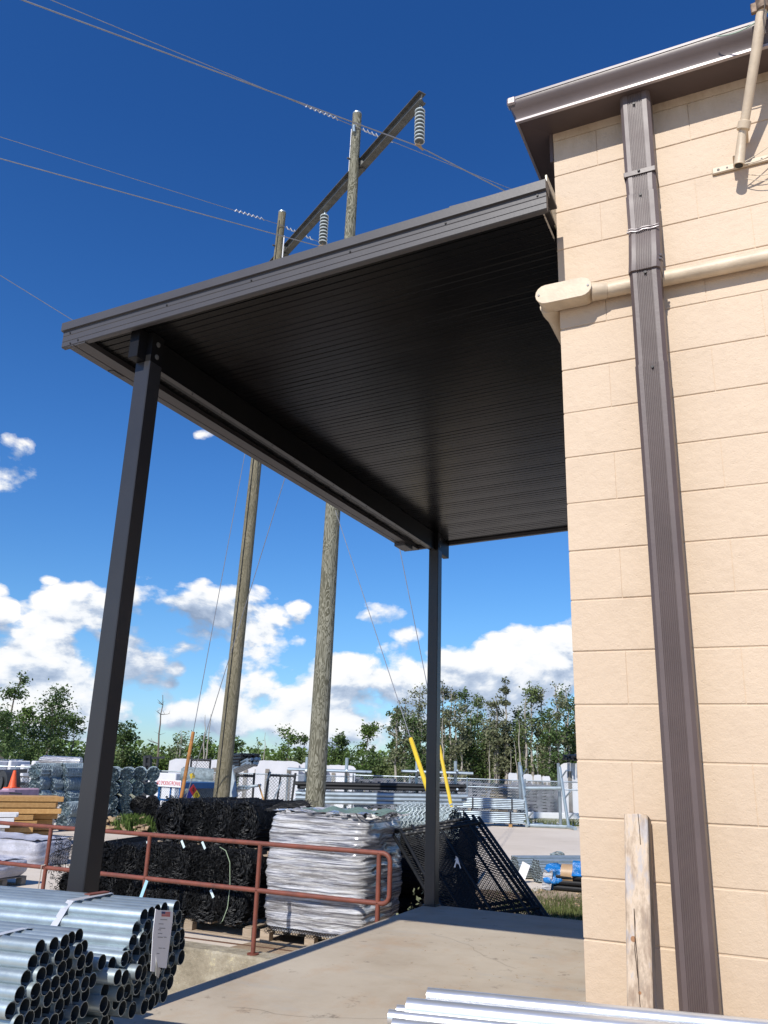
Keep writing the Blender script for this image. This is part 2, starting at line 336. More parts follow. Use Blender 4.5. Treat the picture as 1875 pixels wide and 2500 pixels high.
# ------------------------------------------------------------------ ground, dock
def ground_mat(name, kind):
    m = bpy.data.materials.new(name); m.use_nodes = True; t = NT(m.node_tree); b = m.node_tree.nodes['Principled BSDF']
    p = t.n('ShaderNodeNewGeometry').outputs['Position']
    def nz(s, d=6, r=.6, st=(1, 1, 1)): return t.n('ShaderNodeTexNoise', i_Vector=t.n('ShaderNodeMapping', i_Vector=p, i_Scale=st).outputs[0], i_Scale=s, i_Detail=d, i_Roughness=r).outputs[0]
    if kind == 'dock':
        c = t.ramp(nz(1.1, 8, .65), [(.28, (.35, .28, .20)), (.5, (.45, .38, .29)), (.72, (.51, .445, .35))])
        c = t.mix(t.m('MULTIPLY', t.ramp(nz(2.3, 7, .7, (1, .6, 1)), [(.52, (0, 0, 0)), (.68, (1, 1, 1))]), .45), c, (.42, .275, .16))
        c = t.mix(t.m('MULTIPLY', t.ramp(nz(1.6, 7, .75, (.5, 2.2, 1)), [(.55, (0, 0, 0)), (.70, (1, 1, 1))]), .55), c, (.38, .36, .32))
        c = t.mix(t.ramp(nz(14, 5, .7, (.35, 1.6, 1)), [(.70, (0, 0, 0)), (.74, (1, 1, 1))]), c, (.60, .57, .52))
        c = t.mix(t.m('MULTIPLY', t.ramp(nz(6, 6, .75), [(.60, (0, 0, 0)), (.68, (1, 1, 1))]), .7), c, (.17, .135, .10))
        h = t.m('ADD', nz(60, 5, .7), t.m('MULTIPLY', nz(6, 4), .6)); bs = .35; ro = .75; bd = .004
    elif kind == 'yard':
        c = t.ramp(nz(.22, 8, .65), [(.3, (.50, .43, .34)), (.5, (.59, .51, .42)), (.7, (.66, .59, .49))])
        c = t.mix(t.m('MULTIPLY', t.ramp(nz(1.4, 8, .75, (.6, 1.4, 1)), [(.56, (0, 0, 0)), (.72, (1, 1, 1))]), .45), c, (.36, .28, .20))
        c = t.mix(t.m('MULTIPLY', t.ramp(nz(5, 6, .75), [(.64, (0, 0, 0)), (.72, (1, 1, 1))]), .5), c, (.25, .21, .16))
        h = t.m('ADD', nz(25, 6, .7), nz(3, 4)); bs = .4; ro = .9; bd = .02
    elif kind == 'dirt':
        c = t.ramp(nz(1.2, 8, .7), [(.3, (.17, .115, .07)), (.5, (.32, .235, .155)), (.7, (.45, .36, .26))])
        h = nz(18, 8, .75); bs = .8; ro = .95; bd = .03
    elif kind == 'verge':
        c = t.ramp(nz(.5, 8, .7, (.4, 1.4, 1)), [(.3, (.10, .115, .035)), (.5, (.26, .24, .12)), (.7, (.42, .36, .25))])
        h = nz(10, 8, .75); bs = .8; ro = .95; bd = .05
    elif kind == 'face':
        c = t.ramp(nz(3, 9, .75), [(.3, (.17, .145, .10)), (.5, (.30, .26, .19)), (.7, (.46, .42, .33))])
        c = t.mix(t.m('MULTIPLY', t.ramp(nz(9, 8, .8), [(.56, (0, 0, 0)), (.62, (1, 1, 1))]), .7), c, (.55, .48, .30))
        c = t.mix(t.m('MULTIPLY', t.ramp(nz(5, 8, .8), [(.60, (0, 0, 0)), (.66, (1, 1, 1))]), .7), c, (.10, .09, .06))
        h = nz(20, 8, .75); bs = .8; ro = .9; bd = .02
    m.node_tree.links.new(c, b.inputs['Base Color']); b.inputs['Roughness'].default_value = ro; b.inputs['Specular IOR Level'].default_value = .3
    bp = t.n('ShaderNodeBump', i_Strength=bs, i_Distance=bd, i_Height=h); m.node_tree.links.new(bp.outputs[0], b.inputs['Normal'])
    return m
M_DOCK = ground_mat('dock_concrete', 'dock'); M_YARD = ground_mat('yard_concrete', 'yard'); M_DIRT = ground_mat('bare_dirt', 'dirt')
M_VERGE = ground_mat('weedy_verge', 'verge'); M_FACE = ground_mat('stained_concrete_face', 'face')
EX, EY = -2.30, 4.18             # outer corner of the dock
WY = 4.50                        # edge of the yard slab above the truck well
b = MB(); b.box((EX, -9, -1.6), (0.02, EY, 0)); b.box((0.02, -9, -1.6), (5, 0.006, -.0005))
struct(b.build('loading_dock', M_DOCK, bevel=.012, at=(0, 0, 0)))
b = MB(); b.quad((-900, WY, G), (900, WY, G), (900, 900, G), (-900, 900, G)); b.quad((EX, EY-.2, G), (5, EY-.2, G), (5, WY, G), (EX, WY, G))
struct(b.build('ground', M_YARD, smooth=False))
b = MB(); b.box((-60, WY, -1.6), (EX, WY+.28, G+.03)); struct(b.build('retaining_wall', [M_FACE], bevel=.02))
b = MB(); b.quad((-200, -200, -1.5), (200, -200, -1.5), (200, WY+.1, -1.5), (-200, WY+.1, -1.5)); struct(b.build('truck_well_floor', M_YARD, smooth=False))
def patch(name, m, pts, dz, jit=0.25, n=7):
    b = MB(); P = []
    k = len(pts)
    for i in range(k):
        a, c = Vector((*pts[i], 0)), Vector((*pts[(i+1) % k], 0))
        for j in range(n):
            q = a.lerp(c, j/n); q.x += random.uniform(-jit, jit); q.y += random.uniform(-jit, jit); P.append((q.x, q.y, G+dz))
    b.add(P, [tuple(range(len(P)))]); return struct(b.build(name, m, smooth=False))
patch('dirt_ground', M_DIRT, [(-4.8, 4.7), (3, 4.7), (3, 11.2), (-2.6, 11.6), (-4.4, 10.4)], .004, .2)
patch('verge', M_VERGE, [(-40, 29.6), (12, 31.5), (30, 60), (-60, 60)], .004, .5)
patch('dirt_ground', M_DIRT, [(-19, 16.5), (-14.2, 14.6), (-13.5, 17), (-17, 19.5)], .008, .3)
# joint in the yard slab
b = MB(); b.box((-60, 9.7, G-.01), (-6, 9.715, G+.004)); struct(b.build('slab_joint', mat('joint_dark', (.12, .10, .08), .9)))

# ------------------------------------------------------------------ building
bld = thing('block_building', 'cream painted concrete block building wall with brown gutter under its eave', 'building', (0, 0, 0))
Z0, HC = .3886, .2032
b = MB(); b.box((.004, .0036, -.7), (3.2, 7.5, 4.10)); b.build('wall', M_WALL, bld)
def block(L, jx=0):
    b = MB(); z0, z1 = .0022, HC-.0022
    pr = [(.10, z0), (.0030, z0), (.0012, z0+.0012), (0, z0+.0034), (0, z1-.0034), (.0012, z1-.0012), (.0030, z1), (.10, z1)]
    b.prism(pr, lambda y, z, t: Vector((t, y, z)), .0014, L-.0014); return b
protos = {}
rb = random.Random(3)
def put_block(L, x, z):
    k = round(L, 3)
    if k not in protos:
        protos[k] = [block(L).build('block', M_WALL, bld, smooth=False) for _ in range(1)]
        o = protos[k][0]
    else: o = inst(protos[k][0], 'block', bld)
    o.location = (x, rb.uniform(-.0008, .0008), z); return o
for c in range(-2, 18):
    z = Z0+HC*c
    if c == 17: pass
    x = 0.0
    first = True
    while x < 3.1:
        L = .2032 if (first and c % 2) else .4064
        L = min(L, 3.2-x); put_block(L, x, z); x += L; first = False
b = MB(); b.box((.0, .0005, Z0+HC*18), (3.2, .1, 4.10)); b.build('wall_top', M_WALL, bld)
b = MB()                          # blocks of the hidden side wall
for c in range(-5, 18):
    z = Z0+HC*c; y = .1 if c % 2 else .3
    while y < 7:
        b.box((0, y+.002, z+.0045), (.08, y+.404, z+HC-.0045)); y += .4064
stuff(b.build('side_blocks', M_WALL, bld))
# eave gutter, mitred round the corner: (outward offset, z)
prof = [(.0, 4.090), (.148, 4.078), (.156, 4.084), (.157, 4.105), (.172, 4.135), (.186, 4.155), (.190, 4.170), (.190, 4.180), (0, 4.180)]
fx = lambda a, z, t: Vector((-a*.86 if t == 0 else 3.2, -a, z)); fy = lambda a, z, t: Vector((-a*.86, -a if t == 0 else 7.5, z))
b = MB(); b.prism(prof, fx, 0, 1); g1 = b.build('gutter', M_BROWN, bld, ang=25)
b = MB(); b.prism(prof, fy, 0, 1); b.build('gutter', M_BROWN, bld, ang=25)
b = MB()
for f in (fx, fy):
    b.prism([(.147, 4.074), (.161, 4.076), (.162, 4.087), (.149, 4.086)], f, 0, 1)
b.build('gutter_bead', mat('gutter_bead_metal', (.42, .37, .37), .35, .3), bld)
b = MB()
for f in (fx, fy): b.prism([(.184, 4.1805), (.193, 4.1805), (.194, 4.192), (.02, 4.194), (.0, 4.1805)], f, 0, 1)
b.build('drip_edge', mat('drip_edge_metal', (.26, .235, .235), .45, .1), bld)
b = MB(); b.add([(-.15, -.15, 4.195), (3.2, -.15, 4.195), (3.2, 7.5, 4.3), (-.15, 7.5, 4.3), (-.15, -.15, 4.20), (3.2, -.15, 4.20), (3.2, 7.5, 4.33), (-.15, 7.5, 4.33)],
   [(0,3,2,1),(4,5,6,7),(0,1,5,4),(1,2,6,5),(2,3,7,6),(3,0,4,7)]); b.build('roof', M_BROWN, bld)
b = MB(); b.box((-.016, -.004, 3.93), (-.001, .10, 4.09)); b.build('corner_trim', M_BROWN, bld)
b = MB(); b.box((-.170, -.197, 4.155), (-.125, -.15, 4.200)); b.build('gutter_cap', mat('dented_gutter_cap', (.36, .30, .29), .4, .4, bump=.3, bscale=30), bld, bevel=.008)

# ------------------------------------------------------------------ downspout
ds = thing('downspout', 'brown corrugated metal downspout running down the cream block wall', 'downspout', (.39, -.1, 0))
def spout_prof(x0, x1, y0, y1, fl=9):
    c = .014; P = [(x0, y1), (x0, y0+c), (x0+c, y0)]
    a, e = x0+(x1-x0)*.25, x1-(x1-x0)*.25; s_ = (e-a)/fl
    for i in range(fl):
        q = a+s_*i; P += [(q, y0), (q+s_*.25, y0+.0035), (q+s_*.55, y0+.0035), (q+s_*.8, y0)]
    P += [(x1-c, y0), (x1, y0+c), (x1, y1)]
    return P
def spout(sections, name, m=None):
    b = MB(); rows = []
    for (z, x0, x1, y0, y1) in sections:
        rows.append([Vector((p[0], p[1], z)) for p in spout_prof(x0, x1, y0, y1)])
    k = len(rows[0]); vs = [v for r_ in rows for v in r_]
    fs = [(i*k+j, i*k+(j+1) % k, (i+1)*k+(j+1) % k, (i+1)*k+j) for i in range(len(rows)-1) for j in range(k)]
    fs += [tuple(range(k)), tuple((len(rows)-1)*k+j for j in range(k-1, -1, -1))]
    b.add(vs, fs); return b.build(name, m or M_SPOUT, ds, ang=20)
zc = lambda u, v: aty(u, v, -.14).z
zS = zc(1300+742/2.885, 200+605/2.885); zJ = zc(1300+750/2.885, 200+790/2.885); zB = zc(1300+780/2.885, 200+1045/2.885)
zE = zc(1300+790/2.885, 200+1330/2.885); zL = zc(1300+840/2.885, 800+275/2.885)
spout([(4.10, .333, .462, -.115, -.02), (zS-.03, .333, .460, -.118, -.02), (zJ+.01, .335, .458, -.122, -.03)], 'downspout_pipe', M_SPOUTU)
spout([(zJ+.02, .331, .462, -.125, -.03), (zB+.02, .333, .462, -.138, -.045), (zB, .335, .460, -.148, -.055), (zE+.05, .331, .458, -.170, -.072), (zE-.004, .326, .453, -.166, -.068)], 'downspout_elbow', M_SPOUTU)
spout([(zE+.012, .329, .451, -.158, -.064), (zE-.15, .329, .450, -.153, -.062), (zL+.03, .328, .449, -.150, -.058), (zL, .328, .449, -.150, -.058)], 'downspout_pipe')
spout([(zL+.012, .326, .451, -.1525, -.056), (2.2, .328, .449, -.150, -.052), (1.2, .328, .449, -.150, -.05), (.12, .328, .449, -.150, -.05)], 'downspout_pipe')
b = MB()
for z, y in ((zS, -.122),):
    b.box((.331, y-.001, z-.018), (.461, y+.002, z+.006)); b.box((.461, y-.001, z-.018), (.4625, -.0, z+.006)); b.box((.3295, y-.001, z-.018), (.331, -.0, z+.006))
b.build('strap', M_SPOUT, ds, bevel=.001)
b = MB()
for z, y, w_ in ((zB-.005, -.152, .012), (zB+.012, -.145, .006)):
    b.tube([(.33+.13*i/8, y-.002*math.sin(i*2.1), z+.003*math.sin(i*1.7)) for i in range(9)], w_*.32, 6)
b.tube([(.452, -.160, zE+.045), (.459, -.155, zE+.05), (.463, -.14, zE+.045)], .005, 6); b.tube([(.450, -.162, zE+.03), (.459, -.158, zE+.03), (.463, -.14, zE+.028)], .004, 6)
b.build('crimp', mat('bare_crimp_metal', (.22, .20, .21), .4, .3), ds)
b = MB()
for z, y in ((4.02, -.119), (zS-.002, -.126), (zJ+.005, -.127), (zE-.02, -.160), (zL-.008, -.154)):
    b.tube([(.394, y+.004, z), (.394, y-.004, z)], .0055, 8)
b.build('screw', M_SCREW, ds)

# ------------------------------------------------------------------ conduit
co = thing('electrical_conduit', 'cream painted conduit running along the block wall to a rounded junction fitting', 'conduit', (0, -.04, 3.15))
b = MB(); b.tube([(.165, -.036, 3.156), (1.2, -.036, 3.157), (3.2, -.036, 3.157)], .0325, 20); b.build('pipe', M_MASTP, co)
b = MB(); b.tube([(.155, -.05, 3.156), (.19, -.045, 3.156), (.215, -.037, 3.156)], [.041, .038, .036], 20); b.build('hub', M_MASTP, co)
def capsule(x0, x1, z, h, n=9):
    P = []
    for i in range(n): a = math.pi/2+math.pi*i/(n-1); P.append((x0+h+h*math.cos(a), z+h*math.sin(a)))
    for i in range(n): a = -math.pi/2+math.pi*i/(n-1); P.append((x1-h+h*math.cos(a), z+h*math.sin(a)))
    return P
fz = lambda a, c, t: Vector((a, t, c))
b = MB(); b.prism(capsule(-.078, .163, 3.160, .043), fz, -.098, -.012); b.build('fitting_body', M_MASTP, co, bevel=.008, seg=2)
b = MB(); b.prism(capsule(-.082, .165, 3.161, .046), fz, -.103, -.0985); b.build('cover_plate', M_MASTP, co, bevel=.0015)
b = MB()
for x in (-.066, .149): b.tube([(x, -.100, 3.161), (x, -.106, 3.161)], .005, 8)
b.build('cover_screw', M_BOLT, co)
b = MB(); b.tube([(-.040, -.02, 3.152), (-.040, .03, 3.146), (-.038, .08, 3.14), (-.036, 3.9, 3.14)], [.043, .042, .033, .033], 16); b.build('pipe', M_MASTP, co)

# ------------------------------------------------------------------ antenna mast at the right
am = thing('antenna_mast', 'cream painted mast pipe strapped to the wall beside the gutter end', 'mast', (.79, -.06, 3.55))
P0, P1 = aty(1600+940/4.608, 1860/4.608, -.075), aty(1600+975/4.608, 1520/4.608, -.085)
P2, P3 = aty(1600+1000/4.608, 1400/4.608, -.10), aty(1600+1150/4.608, 480/4.608, -.215); P4 = aty(1600+1205/4.608, 60/4.608, -.25); P5 = aty(1600+1225/4.608, -150/4.608, -.262)
b = MB(); b.tube([P0, lerp(P0, P1, .5), P1, P2], [.0215, .0195, .0175, .0165], 18); b.build('socket', M_MASTP, am)
b = MB(); b.tube([P0+(P0-P1).normalized()*.001, P0+(P0-P1).normalized()*.003], .0165, 14); b.build('pipe_bore', M_BLK, am)
b = MB(); b.tube([P2, lerp(P2, P3, .5), P3, P4, P5], [.0185, .020, .0215, .0215, .0215], 18); b.build('pole', M_MASTP, am)
b = MB(); d_ = (P2-P1).normalized(); b.tube([P2-d_*.022, P2+d_*.012], .0265, 16); b.box(P2+Vector((-.012, -.012, -.03)), P2+Vector((.012, .085, .01))); b.build('clamp', M_MASTP, am, bevel=.002)
b = MB(); b.tube([P4-Vector((0, 0, .03)), P4+Vector((0, 0, .03))], .027, 12); b.box(P4+Vector((-.045, -.01, -.03)), P4+Vector((-.01, .008, .02))); b.build('clamp', mat('rusty_clamp', (.33, .23, .16), .7, .3, .4, 30), am, bevel=.003)
b = MB(); zb = aty(1600+860/4.608, 1895/4.608, -.006).z; b.box((P0.x-.105, -.012, zb-.010), (P0.x+.16, -.001, zb+.022)); b.box((P0.x-.02, -.075, zb+.004), (P0.x+.02, -.001, zb+.014)); b.build('bracket_plate', M_MASTP, am, bevel=.004)
b = MB()
for dx in (-.080, -.045, .09, .13): b.tube([(P0.x+dx, -.0135, zb+.006), (P0.x+dx, -.0105, zb+.006)], .006 if dx in (-.08, .13) else .004, 10)
b.build('bolt_hole', M_SCREW, am)
cb = MB()
def sagline(p, q, s, n=12):
    p, q = Vector(p), Vector(q); return [p.lerp(q, i/n)+Vector((0, 0, -s*4*(i/n)*(1-i/n))) for i in range(n+1)]
cb.tube(sagline(P0+Vector((.005, .0, .005)), P0+Vector((.22, .03, .10)), .035), .0028, 6)
cb.tube(sagline(P0+Vector((.004, .0, .005)), P0+Vector((.24, .035, .07)), .02), .0022, 6)
cb.tube(sagline(P0+Vector((.008, .0, .005)), P0+Vector((.20, .03, .13)), .01), .0022, 6)
cb.tube(sagline(P0+Vector((.02, .045, -.035)), P0+Vector((.25, .05, .0)), .055), .0018, 6)
cb.tube(sagline(P0+Vector((.03, .045, -.02)), P0+Vector((.23, .05, .02)), .04), .0018, 6)
cb.build('cable', mat('cream_cable', (.60, .50, .36), .5), am)
cb = MB(); cb.tube(sagline(aty(1750, 88, -.21), P4+Vector((.03, .0, -.03)), .035), .0026, 6); tag(cb.build('coax_cable', mat('green_cable', (.30, .42, .33), .5)), 'thin green cable looping from the mast clamp over the gutter', 'cable')
cb = MB(); cb.tube([P4+Vector((.01, -.026, .1)), P4+Vector((.008, -.027, -.02)), P4+Vector((-.005, -.027, -.09)), P4+Vector((-.006, -.024, -.15)), P4+Vector((-.004, -.022, -.17))], .0028, 6)
cb.build('dangling_wire', mat('dark_rusty_wire', (.08, .055, .04), .7), am)
# stub of a second bracket at the frame edge
b = MB(); b.box((.915, -.05, 3.60), (.99, -.002, 3.625)); b.box((.93, -.06, 3.56), (.99, -.002, 3.585)); tag(b.build('wall_bracket', M_MASTP, bevel=.003, at=(.95, -.03, 3.6)), 'small cream bracket on the wall right of the mast socket', 'bracket')

# ------------------------------------------------------------------ canopy
cn = thing('canopy', 'dark bronze metal canopy on two square posts attached to the cream building', 'canopy', (-1.2, 2, 0))
FY, FAR = -.30, 4.50
def zt(x): return 3.592+.0330*(x-.033)     # top line of the near fascia
def zbm(x): return 3.447+.0365*(x-.033)   # bottom line
XL, XR = -2.735, .028
def slopeprism(prof, x0, x1):              # prof: (y, height above local bottom 0..1)
    b = MB(); k = len(prof)
    def P(x): return [Vector((x, y, zbm(x)+h*(zt(x)-zbm(x)))) for y, h in prof]
    b.add(P(x0)+P(x1), [(i, (i+1) % k, k+(i+1) % k, k+i) for i in range(k)]+[tuple(range(k-1, -1, -1)), tuple(range(k, 2*k))]); return b
near = [(FY+.03, 0), (FY+.006, 0), (FY, .03), (FY, .20), (FY+.0022, .215), (FY, .23), (FY, .42), (FY+.0022, .44), (FY, .46), (FY-.001, .64), (FY+.03, .65), (FY+.03, 0)]
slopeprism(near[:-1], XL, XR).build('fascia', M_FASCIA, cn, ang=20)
slopeprism([(FY+.03, .6), (FY-.014, .655), (FY-.014, .97), (FY-.008, 1.0), (FY+.05, 1.0), (FY+.05, .6)], XL-.008, XR+.002).build('fascia_cap', M_FASCIA, cn, ang=20)
slopeprism([(FAR, 0), (FAR-.04, 0), (FAR-.04, 1), (FAR, 1)], XL, XR-.03).build('fascia', M_FASCIA, cn)
b = MB(); b.box((-.42, -.29, zt(-.2)+.001), (.03, -.10, zt(-.2)+.016)); b.build('roof_edge_trim', M_FASCIA, cn, bevel=.002)
# roof sheet above the panels
b = MB(); za = lambda x: zt(x)-.004
b.add([(XL, FY+.03, za(XL)-.02), (0, FY+.03, za(0)-.02), (0, FAR-.04, za(0)-.02), (XL, FAR-.04, za(XL)-.02), (XL, FY+.03, za(XL)), (0, FY+.03, za(0)), (0, FAR-.04, za(0)), (XL, FAR-.04, za(XL))],
   [(0,3,2,1),(4,5,6,7),(0,1,5,4),(1,2,6,5),(2,3,7,6),(3,0,4,7)]); b.build('roof_sheet', M_FASCIA, cn)
# ceiling panels: ribs run across, from the wall to the beam
zcl = lambda x: zbm(x)+.030
npan = 16; pw = (FAR-.04-(FY+.035))/npan
rp = random.Random(5)
for i in range(npan):
    y0 = FY+.035+i*pw; b = MB(); prof = []
    tl = rp.uniform(-.0012, .0012); ribs = 6; s_ = (pw-.003)/ribs
    for j in range(ribs):
        q = y0+.0015+s_*j; lift = tl*(j/ribs-.5)*2+.0045*math.sin(math.pi*(j+.5)/ribs)
        prof += [(q, .0045), (q+.004, lift*-1), (q+s_-.004, lift*-1), (q+s_-.001, .0045)]
    P = lambda x: [Vector((x, y, zcl(x)+h)) for y, h in prof]+[Vector((x, y0+pw-.0015, zcl(x)+.02)), Vector((x, y0+.0015, zcl(x)+.02))]
    k = len(prof)+2
    b.add(P(-2.60)+P(-.004), [(a, (a+1) % k, k+(a+1) % k, k+a) for a in range(k)]+[tuple(range(k-1, -1, -1)), tuple(range(k, 2*k))])
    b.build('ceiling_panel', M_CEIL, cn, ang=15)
# gutter along the outer edge
gx0, gx1 = -2.70, -2.565; zg = zbm(-2.65)-.002
b = MB(); gp = [(gx0, 0), (gx0+.05, -.002), (gx0+.054, .003), (gx0+.060, -.002), (gx1, 0), (gx1, .11), (gx1-.004, .11), (gx1-.004, .004), (gx0+.004, .004), (gx0-.014, .115), (gx0-.020, .115)]
b.prism([(a, zg+c) for a, c in gp], lambda a, c, t: Vector((a, t, c)), FY+.004, FAR-.01); b.build('canopy_gutter', M_FASCIA, cn, ang=25)
b = MB(); b.box((gx0+.004, FAR-.36, zg-.035), (gx1-.01, FAR-.16, zg+.002)); b.build('outlet_box', M_FASCIA, cn, bevel=.004)
b = MB(); b.box((gx0+.01, .02, zg-.006), (gx0+.05, .11, zg+.001)); b.build('gutter_splice', M_BRONZE, cn)
# beam
BX0, BX1, BY0, BY1 = -2.285, -2.222, -.245, 4.47; ZB = 3.222; ZT = zcl(-2.25)-.002
b = MB(); b.box((BX0, BY0, ZB), (BX1, BY1, ZT)); b.build('beam', M_BRONZE_SHADED, cn, bevel=.003)
b = MB(); b.box((BX1-.03, BY0+.16, ZB-.004), (BX1+.006, BY1-.3, ZB-.0005)); b.build('beam_flange', M_BRONZE, cn)
b = MB()
for i in range(14): y = .25+i*.29; b.tube([(BX1-.012, y, ZB-.003), (BX1-.012, y, ZB-.009)], .004, 6)
b.build('screw', M_SCREW, cn)
for y0 in (-.182, 4.075):
    b = MB(); b.box((-2.284, y0, 0), (-2.184, y0+.10, ZB-.001)); cm = b.build('column', M_BRONZE, cn, bevel=.004)
    b = MB(); b.box((-2.221, y0+.002, ZB-.06), (-2.186, y0+.098, ZT)); b.build('column_plate', M_BRONZE_SHADED, cm, bevel=.002)
    for z in (ZB+.04, ZB+.115):
        b = MB(); b.tube([(-2.19, y0+.05, z), (-2.179, y0+.05, z)], .011, 6); b.tube([(-2.19, y0+.05, z), (-2.183, y0+.05, z)], .015, 12); b.build('bolt', M_BOLT, cm)
    b = MB(); b.box((-2.298, y0-.014, .0005), (-2.17, y0+.114, .008)); b.build('base_plate', M_BRONZE, cm)
# wall flashing of the canopy
b = MB()
b.add([(.002, -.165, 3.60), (.002, -.16, 3.735), (.002, .03, 3.745), (.002, .06, 3.55), (-.006, -.165, 3.60), (-.006, -.16, 3.735), (-.006, .03, 3.745), (-.006, .06, 3.55)],
      [(0,1,2,3),(7,6,5,4),(0,4,5,1),(1,5,6,2),(2,6,7,3),(3,7,4,0)])
b.box((-.012, .05, 3.47), (-.004, 4.4, 3.70)); b.build('wall_flashing', M_FLASH, cn)
b = MB(); b.box((-.055, .25, 3.40), (-.002, FAR-.05, 3.45)); b.build('wall_channel', M_BRONZE, cn)
b = MB()
for u, v in ((100+1420/2.765, 650+95/2.765), (100+850/2.765, 650+262/2.765), (100+198/2.765, 650+450/2.765), (100+250/2.765, 650+498/2.765), (100+198/2.765, 650+520/2.765), (600+650/2.552, 150+1185/2.552), (600+1245/2.552, 150+1007/2.552), (1300+35/2.885, 200+800/2.885)):
    p = aty(u, v, FY-.001); b.tube([p+Vector((0, .004, 0)), p+Vector((0, -.004, 0))], .0048, 8)
b.build('fascia_screw', M_SCREW, cn)

# ------------------------------------------------------------------ leaning timber post
M_POST = bpy.data.materials.new('weathered_post'); M_POST.use_nodes = True
t = NT(M_POST.node_tree); pb = M_POST.node_tree.nodes['Principled BSDF']; o_ = t.n('ShaderNodeTexCoord').outputs['Object']
gr = t.n('ShaderNodeTexNoise', i_Vector=t.n('ShaderNodeMapping', i_Vector=o_, i_Scale=(40, 40, 2.2)).outputs[0], i_Scale=1, i_Detail=7, i_Roughness=.6).outputs[0]
ba = t.n('ShaderNodeTexNoise', i_Vector=t.n('ShaderNodeMapping', i_Vector=o_, i_Scale=(14, 14, 4)).outputs[0], i_Scale=1, i_Detail=6, i_Roughness=.7).outputs[0]
c = t.ramp(ba, [(.30, (.24, .20, .17)), (.43, (.38, .29, .21)), (.52, (.56, .44, .32)), (.60, (.42, .38, .36)), (.75, (.50, .47, .45))])
c = t.mix(t.m('MULTIPLY', t.ramp(gr, [(.35, (1, 1, 1)), (.52, (0, 0, 0))]), .5), c, (.22, .14, .09))
M_POST.node_tree.links.new(c, pb.inputs['Base Color']); pb.inputs['Roughness'].default_value = .75
bp = t.n('ShaderNodeBump', i_Strength=.4, i_Distance=.003, i_Height=gr); M_POST.node_tree.links.new(bp.outputs[0], pb.inputs['Normal'])
lp = thing('leaning_post', 'weathered square wooden post leaning against the cream block wall', 'timber', (.22, -.24, 0))
T0, T1 = Vector((.2215, -.285, .03)), Vector((.2215, -.055, 1.015))
b = MB(); nseg = 10
for sgn in (0,):
    b.beam(T0, T1, .080, .088, up=(0, 1, 0))
pst = b.build('post', M_POST, lp, bevel=.004)
b = MB()                          # the long drying crack and its knots
dv = (T1-T0); nf = Vector((0, -1, 0)); nf = (nf-dv.normalized()*nf.dot(dv.normalized())).normalized()
def onpost(x, s, e=.0445): q = T0+dv*s; return Vector((.2215+x, q.y, q.z))+nf*e
for pts in ([(-.012, .70), (-.010, .62), (-.005, .56), (-.001, .45), (.006, .36), (.010, .30)], [(.004, .28), (.001, .2), (.004, .08), (.0, .02)], [(.008, 1.0), (.012, .95), (.014, .9)], [(-.012, .70), (-.009, .66), (-.012, .58), (-.004, .5)]):
    b.tube([onpost(x, s, .0442) for x, s in pts], .0013, 5)
b.build('crack', mat('crack_dark', (.05, .03, .02), .9), lp)
b = MB()
for x, s, r_ in ((.001, .46, .005), (-.016, .61, .009), (.034, .2, .004)): b.tube([onpost(x, s, .0435), onpost(x, s, .0448)], r_, 10)
b.build('knot', mat('knot_wood', (.32, .15, .06), .6), lp)

# ------------------------------------------------------------------ pipe bundles in the near left
a94 = R(9.4); PD = Vector((math.cos(a94), math.sin(a94), 0)); PN = Vector((-math.sin(a94), math.cos(a94), 0)); PP = Vector((-1.42, -1.13, 0))
def pipe_proto(r_, L, name='pipe', seg=18, m=M_STEEL, inner=.93):
    b = MB(); d = Vector((1, 0, 0)); b.cur = 0
    def ring(x, rr): return [Vector((x, rr*math.cos(2*math.pi*k/seg), rr*math.sin(2*math.pi*k/seg))) for k in range(seg)]
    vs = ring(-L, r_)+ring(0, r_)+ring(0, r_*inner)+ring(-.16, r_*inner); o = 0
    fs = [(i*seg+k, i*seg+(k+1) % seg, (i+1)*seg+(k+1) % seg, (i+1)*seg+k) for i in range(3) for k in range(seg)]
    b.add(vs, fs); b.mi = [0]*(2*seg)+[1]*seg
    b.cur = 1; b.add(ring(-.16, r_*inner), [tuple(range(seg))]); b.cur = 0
    return b.build(name, [m, M_PIPEIN], ang=40, raw=True)
def hexb(side):
    out = []; n = side
    for row in range(-(n-1), n):
        c = 2*n-1-abs(row)
        for j in range(c): out.append((j-(c-1)/2, row))
    return out
rq = random.Random(11)
def hex_bundle(name, label, q0, z0, pitch, rowh, off, L, group, side=5, skip=()):
    base = PP+PN*q0+PD*off; T = thing(name, label, 'pipe bundle', (base.x, base.y, z0-pitch*side), group, rz=a94)
    pr = pipe_proto(pitch*.49, L); first = True
    for (i, row) in hexb(side):
        o = pr if first else pr.copy()
        if not first: COL.objects.link(o)
        o.name = 'pipe'; first = False; o.parent = T
        o.location = (rq.uniform(-.012, .012), i*pitch, (row*rowh)+pitch*side)
    return T
GB = 'galvanized pipe bundles stacked on the dock'
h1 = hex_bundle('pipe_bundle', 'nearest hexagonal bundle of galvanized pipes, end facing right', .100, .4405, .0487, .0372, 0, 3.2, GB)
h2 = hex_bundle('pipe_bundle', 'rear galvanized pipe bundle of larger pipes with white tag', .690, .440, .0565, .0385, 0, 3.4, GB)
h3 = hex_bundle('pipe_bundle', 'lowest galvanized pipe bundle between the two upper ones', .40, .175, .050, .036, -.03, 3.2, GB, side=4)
lo = pipe_proto(.0252, 3.0, 'steel_pipe')
